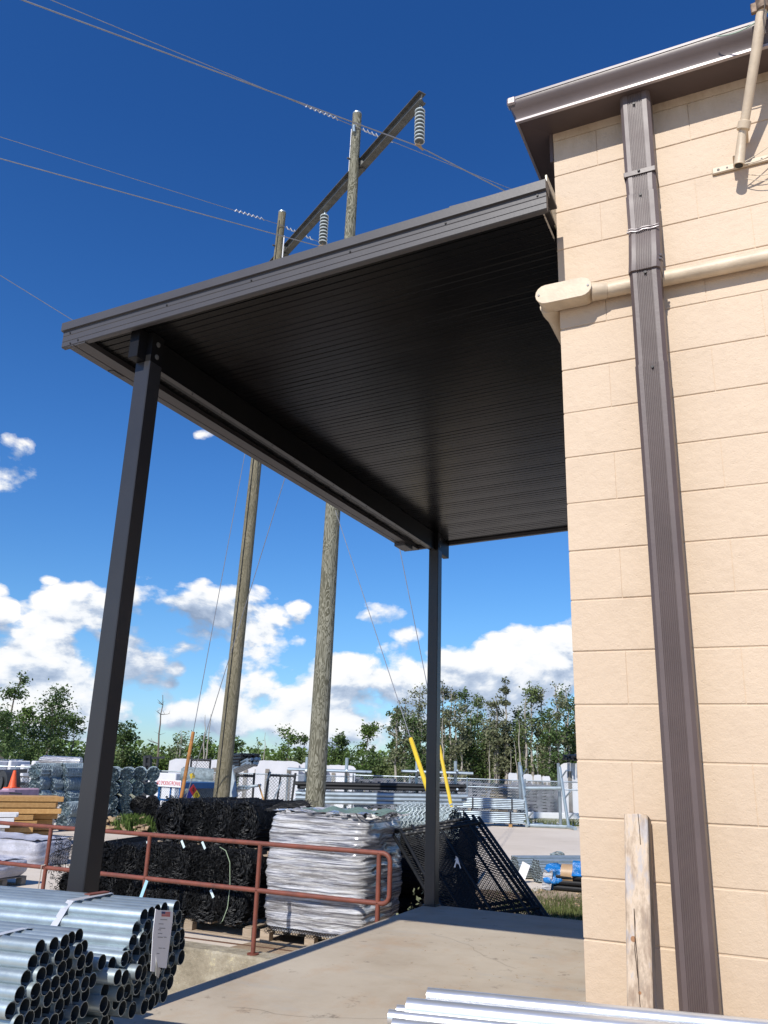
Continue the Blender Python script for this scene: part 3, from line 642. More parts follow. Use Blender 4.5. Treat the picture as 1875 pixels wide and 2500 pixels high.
spots = [(.337, .487, .0), (.40, .468, .0), (.447, .478, .02), (.500, .470, .0), (.430, .425, .04), (.482, .432, .06), (.365, .440, .05), (.375, .393, .0), (.425, .375, .03), (.395, .335, .0), (.345, .36, .02), (.47, .385, -.01), (.455, .34, .0), (.52, .36, .0), (.50, .31, .0)]
for i, (q, z, off) in enumerate(spots):
    o = lo if i == 0 else lo.copy()
    if i: COL.objects.link(o)
    p = PP+PN*q+PD*off; o.location = (p.x, p.y, z); o.rotation_euler.z = a94
    tag(o, 'loose galvanized pipe wedged in the gap between the two upper pipe bundles', 'pipe', 'loose pipes between the bundles')
# strap and tag on the rear bundle
b = MB(); zt2 = .440+4*.0385+.031
def h2pt(q, z, off): p = PP+PN*q+PD*off; return Vector((p.x, p.y, z))
sp_ = [h2pt(.935, .40, -.30), h2pt(.945, .445, -.30), h2pt(.83, .600, -.30), h2pt(.805, zt2+.004, -.30), h2pt(.70, zt2+.003, -.31), h2pt(.575, zt2+.003, -.32), h2pt(.548, .602, -.325), h2pt(.500, .535, -.335), h2pt(.470, .49, -.34), h2pt(.438, .44, -.35)]
for i in range(len(sp_)-1): b.beam(sp_[i], sp_[i+1], .034, .0016, up=(0, -.5, 1) if i > 5 else (0, .3, 1))
adopt(b.build('strap', M_STRAP), h2)
b = MB(); b.beam(h2pt(.80, zt2+.008, -.31), h2pt(.70, zt2+.008, -.335), .032, .004); adopt(b.build('strap_seal', mat('rusty_seal', (.25, .08, .05), .6, .3)), h2)
b = MB(); sq = [(.30, .60, -.60), (.22, .632, -.62), (.0, .635, -.70), (-.05, .60, -.72)]
s2 = [atz(-30, 2290, .613), atz(2, 2280, .615), atz(60, 2266, .616), atz(93, 2266, .606)]
for i in range(3): b.beam(s2[i], s2[i+1], .024, .0015, up=(0, 0, 1))
adopt(b.build('strap', M_STRAP), h1)
tg = bpy.data.objects.new('tag', None); COL.objects.link(tg); tg.parent = h2; tg.rotation_euler = (0, 0, 0)
def tagpt(u, v, off): rr = ray(u/3.318, 2150+v/3.318); P = PP+PD*off; tt = (P-CP).dot(PD)/rr.dot(PD); return CP+rr*tt
def card(pts, off, th, name, m, par):
    P = [tagpt(u, v, off) for u, v in pts]; k = len(P); b = MB()
    Q = [p-PD*th for p in P]; b.add(P+Q, [tuple(range(k)), tuple(range(2*k-1, k-1, -1))]+[(i, (i+1) % k, k+(i+1) % k, k+i) for i in range(k)])
    o = b.build(name, m, smooth=False); return o
bpy.context.view_layer.update()
tgc = card([(1280, 238), (1390, 243), (1403, 262), (1398, 330), (1348, 710), (1265, 700), (1262, 300)], .045, .002, 'paper_tag', M_WHITEP, h2)
tgf = card([(1262, 228), (1287, 240), (1280, 400), (1252, 740), (1222, 735), (1240, 420)], .062, .002, 'folded_edge', M_WHITEP, h2)
tgt = card([(1268, 640), (1280, 700), (1302, 715), (1285, 790), (1262, 770)], .055, .002, 'plastic_strip', mat('clear_strip', (.5, .5, .46), .2), h2)
FL = [card([(1312, 250), (1381, 254), (1377, 293), (1309, 288)], .0455+.0006, .0004, 'flag_field', mat('flag_pale', (.75, .42, .42), .6), h2),
      card([(1312, 250), (1340, 252), (1338, 270), (1310, 268)], .0455+.0014, .0004, 'flag_canton', mat('flag_blue', (.05, .07, .22), .6), h2)]
for yy in (258, 268, 278, 287): FL.append(card([(1341 if yy < 270 else 1310, yy-2), (1380, yy+1), (1379, yy+5), (1341 if yy < 270 else 1310, yy+2)], .0455+.0012, .0003, 'flag_stripe', M_RED, h2))
for (x0, x1, yy) in ((1300, 1355, 316), (1285, 1325, 350), (1290, 1340, 385), (1282, 1305, 398), (1280, 1315, 428), (1278, 1320, 458), (1328, 1350, 458), (1285, 1312, 546), (1318, 1340, 548), (1270, 1292, 590)):
    FL.append(card([(x0, yy-3), (x1, yy-1), (x1, yy+4), (x0, yy+2)], .0455+.0008, .0003, 'print_line', M_GREYP, h2))
bpy.data.objects.remove(tg)
for o in [tgf, tgt]: adopt(o, h2)
adopt(tgc, h2)
for o in FL: adopt(o, tgc)
# timber sleepers carrying the bundles
for i, off in enumerate((-.45, -1.6)):
    p = PP+PD*off; b = MB(); b.beam(p-PN*.05+Vector((0, 0, .03)), p+PN*1.0+Vector((0, 0, .03)), .09, .058)
    tag(b.build('timber_sleeper', M_SCRAP, at=tuple(p), bevel=.004), ('timber sleeper under the pipe ends on the dock', 'timber sleeper farther left under the pipe bundles')[i], 'timber')
    for q in (-.02, .93):
        pass
pw_ = atz(200, 2197, .0); b = MB(); b.box((-2.46, -.36, .0), (-2.12, -.20, .50)); 
tag(b.build('wood_block', M_SCRAP, at=(-2.3, -.3, 0), bevel=.01), 'pale wooden block standing at the foot of the near canopy post', 'wood block')
for q_, z_ in ((.03, .06), (.86, .06)):
    b = MB(); p = PP+PN*q_+PD*(-1.0); b.box((p.x-.5, p.y-.04, 0.0605), (p.x+.5, p.y+.04, .245)); 
    tag(b.build('timber_sleeper', M_SCRAP, at=tuple(p), bevel=.004), 'stacked timber bearer under the %s pipe bundle' % ('nearest' if q_ < .1 else 'rear'), 'timber')

# ------------------------------------------------------------------ bright tubes at the bottom edge
aS = R(11.5); SD = Vector((math.cos(aS), math.sin(aS), 0))
def bright(u, v, D, r_, label, L=2.6, dz=0):
    p = CP+ray(u, v)*D; b = MB(); seg = 22
    def ring(x, rr): return [Vector((x, rr*math.cos(2*math.pi*k/seg), rr*math.sin(2*math.pi*k/seg))) for k in range(seg)]
    b.add(ring(0, r_*.90)+ring(0, r_)+ring(L, r_), [(i*seg+k, i*seg+(k+1) % seg, (i+1)*seg+(k+1) % seg, (i+1)*seg+k) for i in range(2) for k in range(seg)])
    b.add(ring(0, r_*.90)+ring(.2, r_*.90), [(k, (k+1) % seg, seg+(k+1) % seg, seg+k) for k in range(seg)])
    o = b.build('steel_tube', M_BRIGHT, ang=40); o.location = p; o.rotation_euler = (0, 0, aS); return tag(o, label, 'tube')
bright(900+160/1.7015, 1900+957/1.7015, 2.05, .0245, 'thick bright steel tube nearest the camera at the bottom edge')
bright(900+245/1.7015, 1900+909/1.7015, 2.16, .0225, 'bright steel tube lying just behind the thickest tube')
bright(900+84/1.7015, 1900+992/1.7015, 2.03, .017, 'thinner bright tube whose cut end sticks out farthest')
bright(900+118/1.7015, 1900+968/1.7015, 2.10, .015, 'small bright tube tucked behind the thickest tube end')
bright(900+100/1.7015, 1900+1040/1.7015, 2.0, .024, 'bright steel tube lowest at the bottom edge of the stack')
pt_ = CP+ray(1500, 2560)*2.2
b = MB(); b.box((-.1, -.95, 0), (.05, -.45, .42)); b.box((.9, -.85, 0), (1.05, -.25, .42)); tag(b.build('tube_rest', M_PALLETG, at=(.5, -.7, 0), bevel=.01), 'low wooden rests carrying the bright steel tubes', 'wood block')

# ------------------------------------------------------------------ red railing
rl = thing('guard_rail', 'rusty red painted pipe railing with two rails above the truck well', 'railing', (-4.4, 4.6, G))
RY = 4.60; zt_, zm_ = .345, -.105; pr_ = .0235
xs = [-11.85, -10.35, -8.85, -7.33, -5.83, -4.36, -2.98]
b = MB(); b.tube([(-12, RY, zt_), (-6, RY, zt_), (-2.98, RY, zt_)], pr_, 14, cap=False)
cn_ = [(-2.98+.001, RY, zt_), (-2.93, RY, zt_), (-2.895, RY, zt_-.012), (-2.872, RY, zt_-.035), (-2.86, RY, zt_-.07), (-2.86, RY, zm_+.07), (-2.872, RY, zm_+.035), (-2.895, RY, zm_+.012), (-2.93, RY, zm_), (-2.98, RY, zm_)]
b.build('top_rail', M_RUST, rl)
b = MB(); b.tube(cn_, pr_, 14); b.build('end_loop', M_RUST, rl)
b = MB(); b.tube([(-12, RY, zm_), (-6, RY, zm_), (-2.98, RY, zm_)], pr_, 14, cap=False); b.build('mid_rail', M_RUST, rl)
for x in xs:
    b = MB(); b.tube([(x, RY, G+.03), (x, RY, zt_)], pr_, 14); b.tube([(x, RY, G+.030), (x, RY, G+.042)], .06, 14); b.build('post', M_RUST, rl)
b = MB(); p = Vector((-7.33, RY-.03, -.10)); b.tube([p+Vector((.02, 0, .03)), p+Vector((-.03, -.01, .02)), p+Vector((-.035, 0, -.1)), p+Vector((-.05, 0, -.3)), p+Vector((-.06, 0, -.5))], .006, 6)
tag(b.build('cord', mat('pale_cord', (.45, .38, .32), .7), at=tuple(p)), 'pale cord tied round the railing post and hanging down', 'cord')
b = MB(); b.beam((-5.78, RY-.03, -.12), (-5.86, RY-.05, -.40), .04, .003, up=(0, 1, 0)); tag(b.build('label_strip', mat('pale_blue_label', (.35, .6, .72), .5), at=(-5.8, RY-.03, -.2)), 'pale blue label strip hanging behind the railing post', 'label')
# wheel stop timbers along the slab edge
b = MB(); b.beam((-5.6, 5.00, G+.006), (-4.1, 5.06, G+.006), .02, .010); tag(b.build('rusty_angle', mat('dull_rust', (.12, .06, .035), .8), at=(-4.4, 5, G)), 'low rusty angle iron lying on the slab behind the railing', 'angle iron')

# ------------------------------------------------------------------ pallets
def pallet(x0, x1, y0, y1, z, label, m=M_PALLET, n=7, group=None, rz=0, h=.13):
    T = thing('pallet', label, 'pallet', ((x0+x1)/2, (y0+y1)/2, z), group, rz); w_, d_ = (x1-x0)/2, (y1-y0)/2
    o = T.location.copy(); T.location = (0, 0, 0)
    for i in range(n):
        x = -w_+ (2*w_-.09)*i/(n-1); b = MB(); b.box((x, -d_, h-.018), (x+.09, d_, h)); b.build('deck_board', m, T, bevel=.002)
    for y in (-d_, -.045, d_-.09):
        b = MB(); b.box((-w_, y, .0), (w_, y+.09, .018)); b.build('bottom_board', m, T, bevel=.002)
        for x in (-w_, -.06, w_-.12):
            b = MB(); b.box((x, y, .019), (x+.12, y+.09, h-.019)); b.build('pallet_block', m, T, bevel=.003)
    T.location = o; return T

# ------------------------------------------------------------------ rolls of chain link mesh
def roll_mass(R_, L, sd, turns=7, axis=1, zig=.012, step=.030):
    """Spiral of zigzag mesh sheets seen at the ends of a roll; axis along y, centre at origin."""
    r_ = random.Random(sd); b = MB(); a = 0; pts = []; rr = .03; k = 0; g = (R_-.03)/turns
    sq = .93+.05*r_.random()
    while rr < R_:
        z = zig*(1 if k % 2 else -1)*(.6+.8*r_.random()); q = rr+z; ja = a+r_.uniform(-.03, .03)
        pts.append((q*math.cos(ja)*1.03, q*math.sin(ja)*sq)); da = step/max(rr, .05); a += da; rr += g*da/(2*math.pi); k += 1
    vs = []; 
    for x, z in pts: j = r_.uniform(-.012, .02); vs.append((x, -L/2-j, z))
    for x, z in pts: vs.append((x, L/2, z))
    n = len(pts); b.add(vs, [(i, i+1, n+i+1, n+i) for i in range(n-1)]); return b
def roll_core(R_, L, seg=30, inset=.05, sd=0):
    b = MB(); r_ = random.Random(sd); n = seg
    ys = [-L/2+inset, -L/2+inset, -L/4, 0, L/4, L/2-inset]
    vs = []
    for j, y in enumerate(ys):
        rr = R_*.2 if j == 0 else R_*.985
        for k in range(n): q = rr*(1+r_.uniform(-.02, .02)); vs.append((q*1.03*math.cos(2*math.pi*k/n), y, q*.95*math.sin(2*math.pi*k/n)))
    fs = [(j*n+k, j*n+(k+1) % n, (j+1)*n+(k+1) % n, (j+1)*n+k) for j in range(len(ys)-1) for k in range(n)]+[tuple(range(n))]
    b.add(vs, fs); return b
def roll_lattice(R_, L, wire, pitch=.05, sd=0, seg=3, over=.04):
    r_ = random.Random(sd); b = MB(); nw = int(2*math.pi*R_/pitch); tw = L/R_
    for s_ in (1, -1):
        for i in range(nw):
            a0 = 2*math.pi*i/nw; P = []; m_ = 9; e0, e1 = r_.uniform(0, over), r_.uniform(0, over)
            for j in range(m_+1):
                y = -L/2-e0+(L+e0+e1)*j/m_; a = a0+s_*tw*j/m_; q = R_*(1.0+r_.uniform(-.012, .018)+(.004 if s_ > 0 else 0))
                P.append((q*1.03*math.cos(a), y, q*.95*math.sin(a)))
            b.tube(P, wire, seg, cap=False)
    return b
def bristles(R_, L, wire, sd, n=120, ln=.05):
    """Knuckled wire ends standing out of the roll's front end."""
    r_ = random.Random(sd); b = MB()
    for i in range(n):
        rr = R_*math.sqrt(r_.random())*1.03; a = r_.random()*6.283; p = Vector((rr*math.cos(a), -L/2+.02, rr*.95*math.sin(a))); t_ = a+r_.uniform(-.6, .6)+1.57
        l1 = r_.uniform(.4, 1)*ln; q = p+Vector((math.cos(t_)*.02, -l1, math.sin(t_)*.02)); s2 = q+Vector((math.cos(t_)*.03, l1*.25, math.sin(t_)*.03)); b.tube([p, q, s2, s2+Vector((0, .04, 0))], wire, 3, cap=False)
    return b
def make_roll(name, R_, L, mw, ms, sd, lattice=None, br=0, turns=7, step=.03, zig=.012):
    T = bpy.data.objects.new(name, None); COL.objects.link(T)
    roll_mass(R_, L, sd, turns, step=step, zig=zig).build('wound_mesh', M_BLACKS if mw is M_BLACKW else mw, T, smooth=False, raw=True)
    roll_core(R_, L, sd=sd).build('inner_winding', ms, T, ang=80)
    if lattice:
        l_ = roll_lattice(R_, L, lattice, sd=sd)
        if br:
            k = bristles(R_, L, lattice, sd+5, br); l_.add(k.v, k.f)
        l_.build('wire_lattice', mw, T, smooth=False)
    return T
def place(T, loc, rz, label, group, roll=0, name=None, cat='mesh roll', sc_=None):
    T.location = loc; T.rotation_euler = (0, roll, rz); tag(T, label, cat, group)
    if sc_: T.scale = sc_
    return T
brA = make_roll('black_mesh_roll', .205, 1.25, M_BLACKW, M_BLACKS, 1, .0030, 520, turns=11, step=.018, zig=.008)
brB = make_roll('black_mesh_roll', .205, 1.25, M_BLACKW, M_BLACKS, 2, .0030, 520, turns=11, step=.018, zig=.008)
used = set()
def put(protoT, loc, rz, label, group, roll=0, sc_=None):
    T = protoT if protoT.name not in used else copy_tree(protoT)
    used.add(T.name); return place(T, loc, rz, label, group, roll, sc_=sc_)
BG = 'black chain link rolls behind the red railing'
rr_ = random.Random(9)
cols = ['leftmost', 'second', 'third', 'rightmost']
for row in range(2):
    for i in range(4):
        put([brA, brB][(i+row) % 2], (-6.36+.405*i+rr_.uniform(-.01, .01), 5.95+rr_.uniform(-.05, .04), -.395+.375*row), rr_.uniform(-.03, .03),
            'black chain link roll, %s in the %s row of the front pallet' % (cols[i], ['lower', 'upper'][row]), BG, 0, sc_=(1.05, 1, 1.04))
pallet(-6.6, -4.85, 5.3, 6.55, G, 'weathered pallet under the front stack of black mesh rolls')
pallet(-6.55, -4.80, 5.62, 6.75, .10, 'pallet between the two layers of black mesh rolls', h=.08)
for i in range(4):
    put([brA, brB][i % 2], (-6.34+.365*i, 6.28+rr_.uniform(-.06, .05), .435), rr_.uniform(-.05, .05), 'black chain link roll, %s of the four on the upper pallet' % cols[i], BG, 0, sc_=(1.06, 1.05, 1.30))
for i, (x, y, z, rz, sc_) in enumerate([(-8.55, 6.75, -.52, .35, (1, 1.1, 1)), (-8.10, 6.70, -.52, .22, (1, 1.1, 1)), (-7.62, 6.6, -.52, .1, (1, 1.1, 1)), (-7.18, 6.5, -.52, .05, (1, 1.1, 1)), (-7.95, 6.8, -.15, .2, (1, 1.1, 1)), (-7.45, 6.7, -.14, .1, (1.02, 1.1, 1))]):
    put([brA, brB][i % 2], (x, y, z), rz, 'black mesh roll behind the near post, ' + ['leftmost on the ground, unwinding', 'second on the ground', 'third on the ground', 'on the ground beside the pallet', 'left one on top', 'right one on top'][i], BG, i*1.1, sc_=sc_)
# the loosened outer turn of the leftmost roll, an open diamond net
b = MB()
def net(fn, nu, nv, wire):                      # zigzag wires over a surface fn(u, v)
    bb = MB()
    for i in range(nu):
        P = []
        for j in range(nv+1):
            P.append(fn((i+(.5 if j % 2 else -.02))/nu, j/nv))
        bb.tube(P, wire, 3, cap=False); Q = [fn((i+1-(.5 if j % 2 else -.02))/nu, j/nv) for j in range(nv+1)]
        bb.tube(Q, wire, 3, cap=False)
    return bb
def loose(u, v):
    a = R(20)+R(160)*v; rr = .27+.05*u+.03*math.sin(v*9); return Vector((-8.45-.02*u+rr*math.cos(a)*1.2, 6.0+.5*u, -.42+rr*1.45*math.sin(a)))
tag(net(loose, 9, 22, .0035).build('loose_mesh', M_BLACKW, at=(-8.45, 6.2, -.6), smooth=False), 'loosened black mesh flap standing open left of the near canopy post', 'mesh')
def flare(u, v): return Vector((-5.30+.42*v+.03*math.sin(u*7), 5.75+.95*u, .55+.16*v**1.6+.01*math.sin(u*19+v*5)))
tag(net(flare, 18, 10, .0032).build('loose_mesh', M_BLACKW, at=(-5.2, 6.2, .6), smooth=False), 'springy black mesh edge flaring out over the wrapped pallet', 'mesh')
b = MB(); P = [Vector((-5.40, 5.33, .20)), Vector((-5.26, 5.27, .17)), Vector((-5.18, 5.255, .05)), Vector((-5.15, 5.25, -.2)), Vector((-5.16, 5.25, -.42)), Vector((-5.22, 5.26, -.56)), Vector((-5.28, 5.30, -.60))]
for i in range(len(P)-1): b.beam(P[i], P[i+1], .008, .003, up=(0, 1, 0))
tag(b.build('binding_strap', M_GREENB, at=(-5.2, 5.26, -.2)), 'pale green binding strap curving down the front of the black roll stack', 'strap')
b = MB(); rb_2 = random.Random(88)
for (x0, x1, z0, z1, y, n_) in ((-6.55, -4.90, -.60, .20, 5.30, 2600), (-6.52, -5.08, .16, .70, 5.62, 1500), (-8.75, -6.5, -.72, .08, 6.02, 1700)):
    for i in range(n_):
        x, z = rb_2.uniform(x0, x1), rb_2.uniform(z0, z1); yy = y+rb_2.uniform(-.05, .03)+.10*(abs((x-x0)/(x1-x0)-.5)*2)**6; a = rb_2.random()*6.283; L = rb_2.uniform(.015, .035)
        p = Vector((x, yy+.03, z)); q = p+Vector((math.cos(a)*L, -.035, math.sin(a)*L)); c_ = q+Vector((math.cos(a+1.4)*L, .01, math.sin(a+1.4)*L)); b.tube([p, q, c_, c_+Vector((math.cos(a+2.6)*L*.7, .03, math.sin(a+2.6)*L*.7))], .0028, 3, cap=False)
stuff(b.build('loose_wire_ends', M_BLACKW, smooth=False))
for i, (u, v) in enumerate([(860, 738), (1060, 735), (1180, 742), (1228, 1022)]):
    p = aty(u/2.37, 1750+v/2.37, 5.24); b = MB(); b.beam(p+Vector((-.03, 0, .035)), p+Vector((.03, -.01, -.04)), .03, .003, up=(0, 1, 0))
    tag(b.build('paper_label', mat('pale_label', (.62, .75, .78), .5), at=tuple(p)), 'small pale label on the black rolls, ' + ['beside the third railing post', 'left of the pair near the top rail', 'right of the pair near the top rail', 'low near the middle rail'][i], 'label')

# ------------------------------------------------------------------ stretch wrapped pallet
def wrapmat():
    m = bpy.data.materials.new('stretch_wrap_film'); m.use_nodes = True; t = NT(m.node_tree); b = m.node_tree.nodes['Principled BSDF']
    p = t.n('ShaderNodeNewGeometry').outputs['Position']
    def nz(s, st, d=6, r=.65, di=0.0): return t.n('ShaderNodeTexNoise', i_Vector=t.n('ShaderNodeMapping', i_Vector=p, i_Scale=st, i_Rotation=(0, .05, 0)).outputs[0], i_Scale=s, i_Detail=d, i_Roughness=r, i_Distortion=di).outputs[0]
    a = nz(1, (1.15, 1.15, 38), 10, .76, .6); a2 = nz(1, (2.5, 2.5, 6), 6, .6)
    c = t.ramp(a, [(.37, (.05, .052, .06)), (.45, (.20, .20, .225)), (.51, (.50, .50, .53)), (.58, (.85, .85, .86))])  # pale streaks paint plastic highlights into the film colour
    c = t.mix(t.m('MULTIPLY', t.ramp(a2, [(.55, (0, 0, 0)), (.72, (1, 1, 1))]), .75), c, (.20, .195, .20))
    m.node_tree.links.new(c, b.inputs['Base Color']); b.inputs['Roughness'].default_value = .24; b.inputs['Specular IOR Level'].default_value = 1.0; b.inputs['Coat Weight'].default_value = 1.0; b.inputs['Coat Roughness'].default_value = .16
    h = t.m('ADD', t.m('MULTIPLY', nz(1, (5, 5, 60), 9, .78, .9), 1.3), t.m('MULTIPLY', nz(1, (9, 9, 20), 5), .35))
    bp = t.n('ShaderNodeBump', i_Strength=.9, i_Distance=.03, i_Height=h); m.node_tree.links.new(bp.outputs[0], b.inputs['Normal'])
    return m
M_WRAP = wrapmat()
def wrapped(x0, x1, y0, y1, z0, z1, name, label, m, amp=.045, nu=150, nvv=110, top=True, sd=1, power=9):
    T = thing(name, label, 'wrapped pallet', ((x0+x1)/2, (y0+y1)/2, z0)); b = MB(); cx, cy, hx, hy = (x0+x1)/2, (y0+y1)/2, (x1-x0)/2, (y1-y0)/2
    vs = []
    for j in range(nvv+1):
        v = j/nvv; z = z0+(z1-z0)*v
        for i in range(nu):
            a = 2*math.pi*i/nu; ca, sa = math.cos(a), math.sin(a); k = (abs(ca)**power+abs(sa)**power)**(-1/power)
            x, y = ca*k, sa*k
            ridge = abs(math.sin(z*24+1.3*noise.noise(Vector((x*1.2, y*1.2, sd)))*3+.8*math.sin(a*2)))   # bellied layers of the load
            n1 = noise.noise(Vector((x*1.3, y*1.3, z*16+sd))); n2 = noise.noise(Vector((x*2.2+5, y*2.2, z*4+sd)))
            e = amp*(.16*ridge+.6*n1+.9*n2)+ .03*math.sin(v*math.pi)+.003*math.sin(z*105+7*n2+4*n1)
            if v > .94: e -= (v-.94)*1.0
            if v < .03: e -= .03
            zz = z+.02*noise.noise(Vector((x*2, y*2, 7+sd)))*(1 if v > .9 else 0)
            vs.append((cx+x*(hx+e), cy+y*(hy+e), zz))
    fs = [(j*nu+i, j*nu+(i+1) % nu, (j+1)*nu+(i+1) % nu, (j+1)*nu+i) for j in range(nvv) for i in range(nu)]
    b.add(vs, fs); b.build('wrap_film', m, T, ang=60)
    if top:
        b = MB(); n = 26; tv = []
        for j in range(n+1):
            for i in range(n+1):
                x = -1+2*i/n; y = -1+2*j/n
                q = noise.noise(Vector((x*4, y*4, sd+3))); tv.append((cx+x*hx*.97, cy+y*hy*.97, z1-.02+.03*q+.035*max(abs(x), abs(y))**4))
        b.add(tv, [(j*(n+1)+i, j*(n+1)+i+1, (j+1)*(n+1)+i+1, (j+1)*(n+1)+i) for j in range(n) for i in range(n)]); b.build('top_sheet', m, T, ang=60)
    return T
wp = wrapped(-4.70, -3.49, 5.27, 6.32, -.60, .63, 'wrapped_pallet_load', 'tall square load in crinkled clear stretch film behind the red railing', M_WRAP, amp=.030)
pallet(-4.72, -3.47, 5.27, 6.35, G, 'pallet under the tall stretch wrapped load')
b = MB()                                          # frills of torn film on top
rf = random.Random(4)
for i in range(70):
    u = rf.random(); p = Vector((-4.65+1.15*u, 5.3+rf.choice([0, .0, .5, .98])*1.0+rf.uniform(-.03, .03), .60)); 
    if rf.random() < .35: p = Vector((-3.50, 5.3+rf.random(), .60))
    q = p+Vector((rf.uniform(-.06, .06), rf.uniform(-.05, .05), rf.uniform(.02, .07))); s_ = q+Vector((rf.uniform(.03, .10), rf.uniform(-.03, .03), rf.uniform(-.04, .01)))
    b.add([p, p+Vector((.07, .01, 0)), s_, q], [(0, 1, 2, 3)])
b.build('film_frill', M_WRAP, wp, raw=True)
b = MB()
def topnet(u, v): return Vector((-4.35+1.0*u, 5.35+.9*v, .655+.018*math.sin(u*17+v*9)))
net(topnet, 24, 26, .0035).build('mesh_top', mat('green_grey_mesh', (.22, .32, .30), .5, .3), wp, smooth=False)
# rows of wire knuckles showing below the film
b = MB(); net(lambda u, v: Vector((-4.66+1.1*u, 5.255-.012*math.sin(v*30), -.62+.07*v)), 34, 4, .0028).build('mesh_fringe', M_BLACKW, wp, smooth=False)

# big galvanized roll lying behind it
gr0 = make_roll('galvanized_mesh_roll', .20, .80, M_GREYW, M_GREYS, 21, .0030, 0, turns=6)
def swave(u, v):                                 # the wavy layers of its side
    a = R(-75)+R(200)*v; return Vector((0, 0, 0))
put(gr0, (-3.30, 7.2, .50), R(90), 'galvanized chain link roll lying behind the wrapped load by the far post', None)
gr0.rotation_euler = (0, 0, R(80)); gr0.location = (-3.52, 7.15, .50)
b = MB()
for i in range(13):
    x = -3.86+.058*i; P = []
    for j in range(15):
        a = R(-60)+R(150)*j/14; P.append((x+.018*(1 if j % 2 else -1)+.05*math.sin(a), 7.15-.225*math.cos(a), .50+.225*math.sin(a)))
    b.tube(P, .009, 4, cap=False)
o = b.build('outer_wires', mat('bright_mesh_wire', (.66, .74, .75), .4, .3), None); adopt(o, gr0)
for i, (x, y, z) in enumerate([(-3.62, 6.95, -.52), (-3.62, 7.36, -.52), (-3.62, 6.95, -.13), (-3.62, 7.36, -.13), (-3.62, 7.36, .26)]):
    put([brA, brB][i % 2], (x, y, z), R(90), 'black mesh roll under the galvanized roll, ' + ['front one on the ground', 'rear one on the ground', 'front one of the middle layer', 'rear one of the middle layer', 'topmost black one'][i], 'black rolls under the galvanized roll', i*1.1)

# ------------------------------------------------------------------ leaning black gate panels
def link_fill(b, A, U, V, lu, lv, pitch, wire, seg=3):
    """Diamond netting in the rectangle A + U*[0,lu] + V*[0,lv]; each wire a real strand."""
    A, U, V = Vector(A), Vector(U).normalized(), Vector(V).normalized(); N_ = U.cross(V).normalized()*wire
    n = int((lu+lv)/pitch)+1
    for i in range(n):
        s_ = i*pitch
        u0, v0 = (s_, 0) if s_ <= lu else (lu, s_-lu); u1, v1 = (0, s_) if s_ <= lv else (s_-lv, lv)
        b.tube([A+U*u0+V*v0+N_, A+U*u1+V*v1+N_], wire, seg, cap=False)
        b.tube([A+U*(lu-u0)+V*v0-N_, A+U*(lu-u1)+V*v1-N_], wire, seg, cap=False)
def gate(A, B_, C_, label, mids=(.62,), fill=True, r_=.018, m=M_BLACKW, cat='gate panel', group=None, pitch=.045, wire=.0030, extra=()):
    """Frame from bottom-left A along AB (width) and AC (height)."""
    A, B_, C_ = map(Vector, (A, B_, C_)); T = thing('gate_panel', label, cat, tuple(A), group); D_ = B_+(C_-A)
    for p, q in ((A, C_+(C_-A).normalized()*.09), (B_, D_+(C_-A).normalized()*.09), (A, B_), (C_, D_)):
        b = MB(); b.tube([p, q], r_, 10); b.build('frame_tube', m, T)
    for t_ in mids:
        b = MB(); b.tube([A.lerp(C_, t_), B_.lerp(D_, t_)], r_*.9, 10); b.build('cross_tube', m, T)
    for t_ in extra:
        b = MB(); b.tube([A.lerp(B_, t_), C_.lerp(D_, t_)], r_*.8, 10); b.build('brace_tube', m, T)
    b = MB(); link_fill(b, A, B_-A, C_-A, (B_-A).length, (C_-A).length, pitch, wire); b.build('mesh_infill', m, T, smooth=False)
    b = MB()
    for k in range(9):
        p = C_.lerp(D_, (k+.5)/9); d_ = (B_-A).normalized(); b.tube([p-d_*.012, p+d_*.012], r_*1.35, 8, cap=False)
    b.build('tie_wire', m, T); return T
def q9(x, y, Y): return aty(940+x/3.456, 1950+y/3.456, Y)
# front panel: top edge and right edge read from the photograph, standing on the yard and leaning back
def down(p, q):                      # carry the edge p-q on to the ground
    p, q = Vector(p), Vector(q); d = q-p; return p+d*((G+.02-p.z)/d.z)
TL, TR, BR = q9(150, 305, 5.75), q9(820, 200, 5.95), q9(1345, 955, 5.25)
BR = down(TR, BR)
BL_ = BR+(TL-TR)
gate(BL_, BR, TL, 'front black chain link gate panel leaning askew behind the far canopy post', mids=(.47,), extra=(.48, .84))
TL2, TR2, BR2 = q9(55, 280, 6.05), q9(700, 165, 6.2), q9(1250, 925, 5.5); BR2 = down(TR2, BR2)
gate(BR2+(TL2-TR2), BR2, TL2, 'rear black gate panel whose corner sticks out at the left', mids=(.45,), extra=(.5,))
TL3, TR3, BR3 = q9(250, 270, 5.9), q9(770, 185, 6.07), q9(1300, 945, 5.37); BR3 = down(TR3, BR3)
gate(BR3+(TL3-TR3), BR3, TL3, 'middle black gate panel sandwiched between the other two', mids=(.5,), extra=(.3, .7))
b = MB(); rw = random.Random(8)
for i in range(9):
    p = q9(610, 480, 5.4)+Vector((0, 0, -.02)); q = p+Vector((rw.uniform(-.03, .04), -.01, rw.uniform(-.13, .02))); b.beam(p, q, .010, .003, up=(0, 1, 0))
tag(b.build('plastic_scrap', M_WHITEP, at=tuple(q9(610, 480, 5.4))), 'white scrap of plastic caught in the front gate panel', 'plastic scrap')
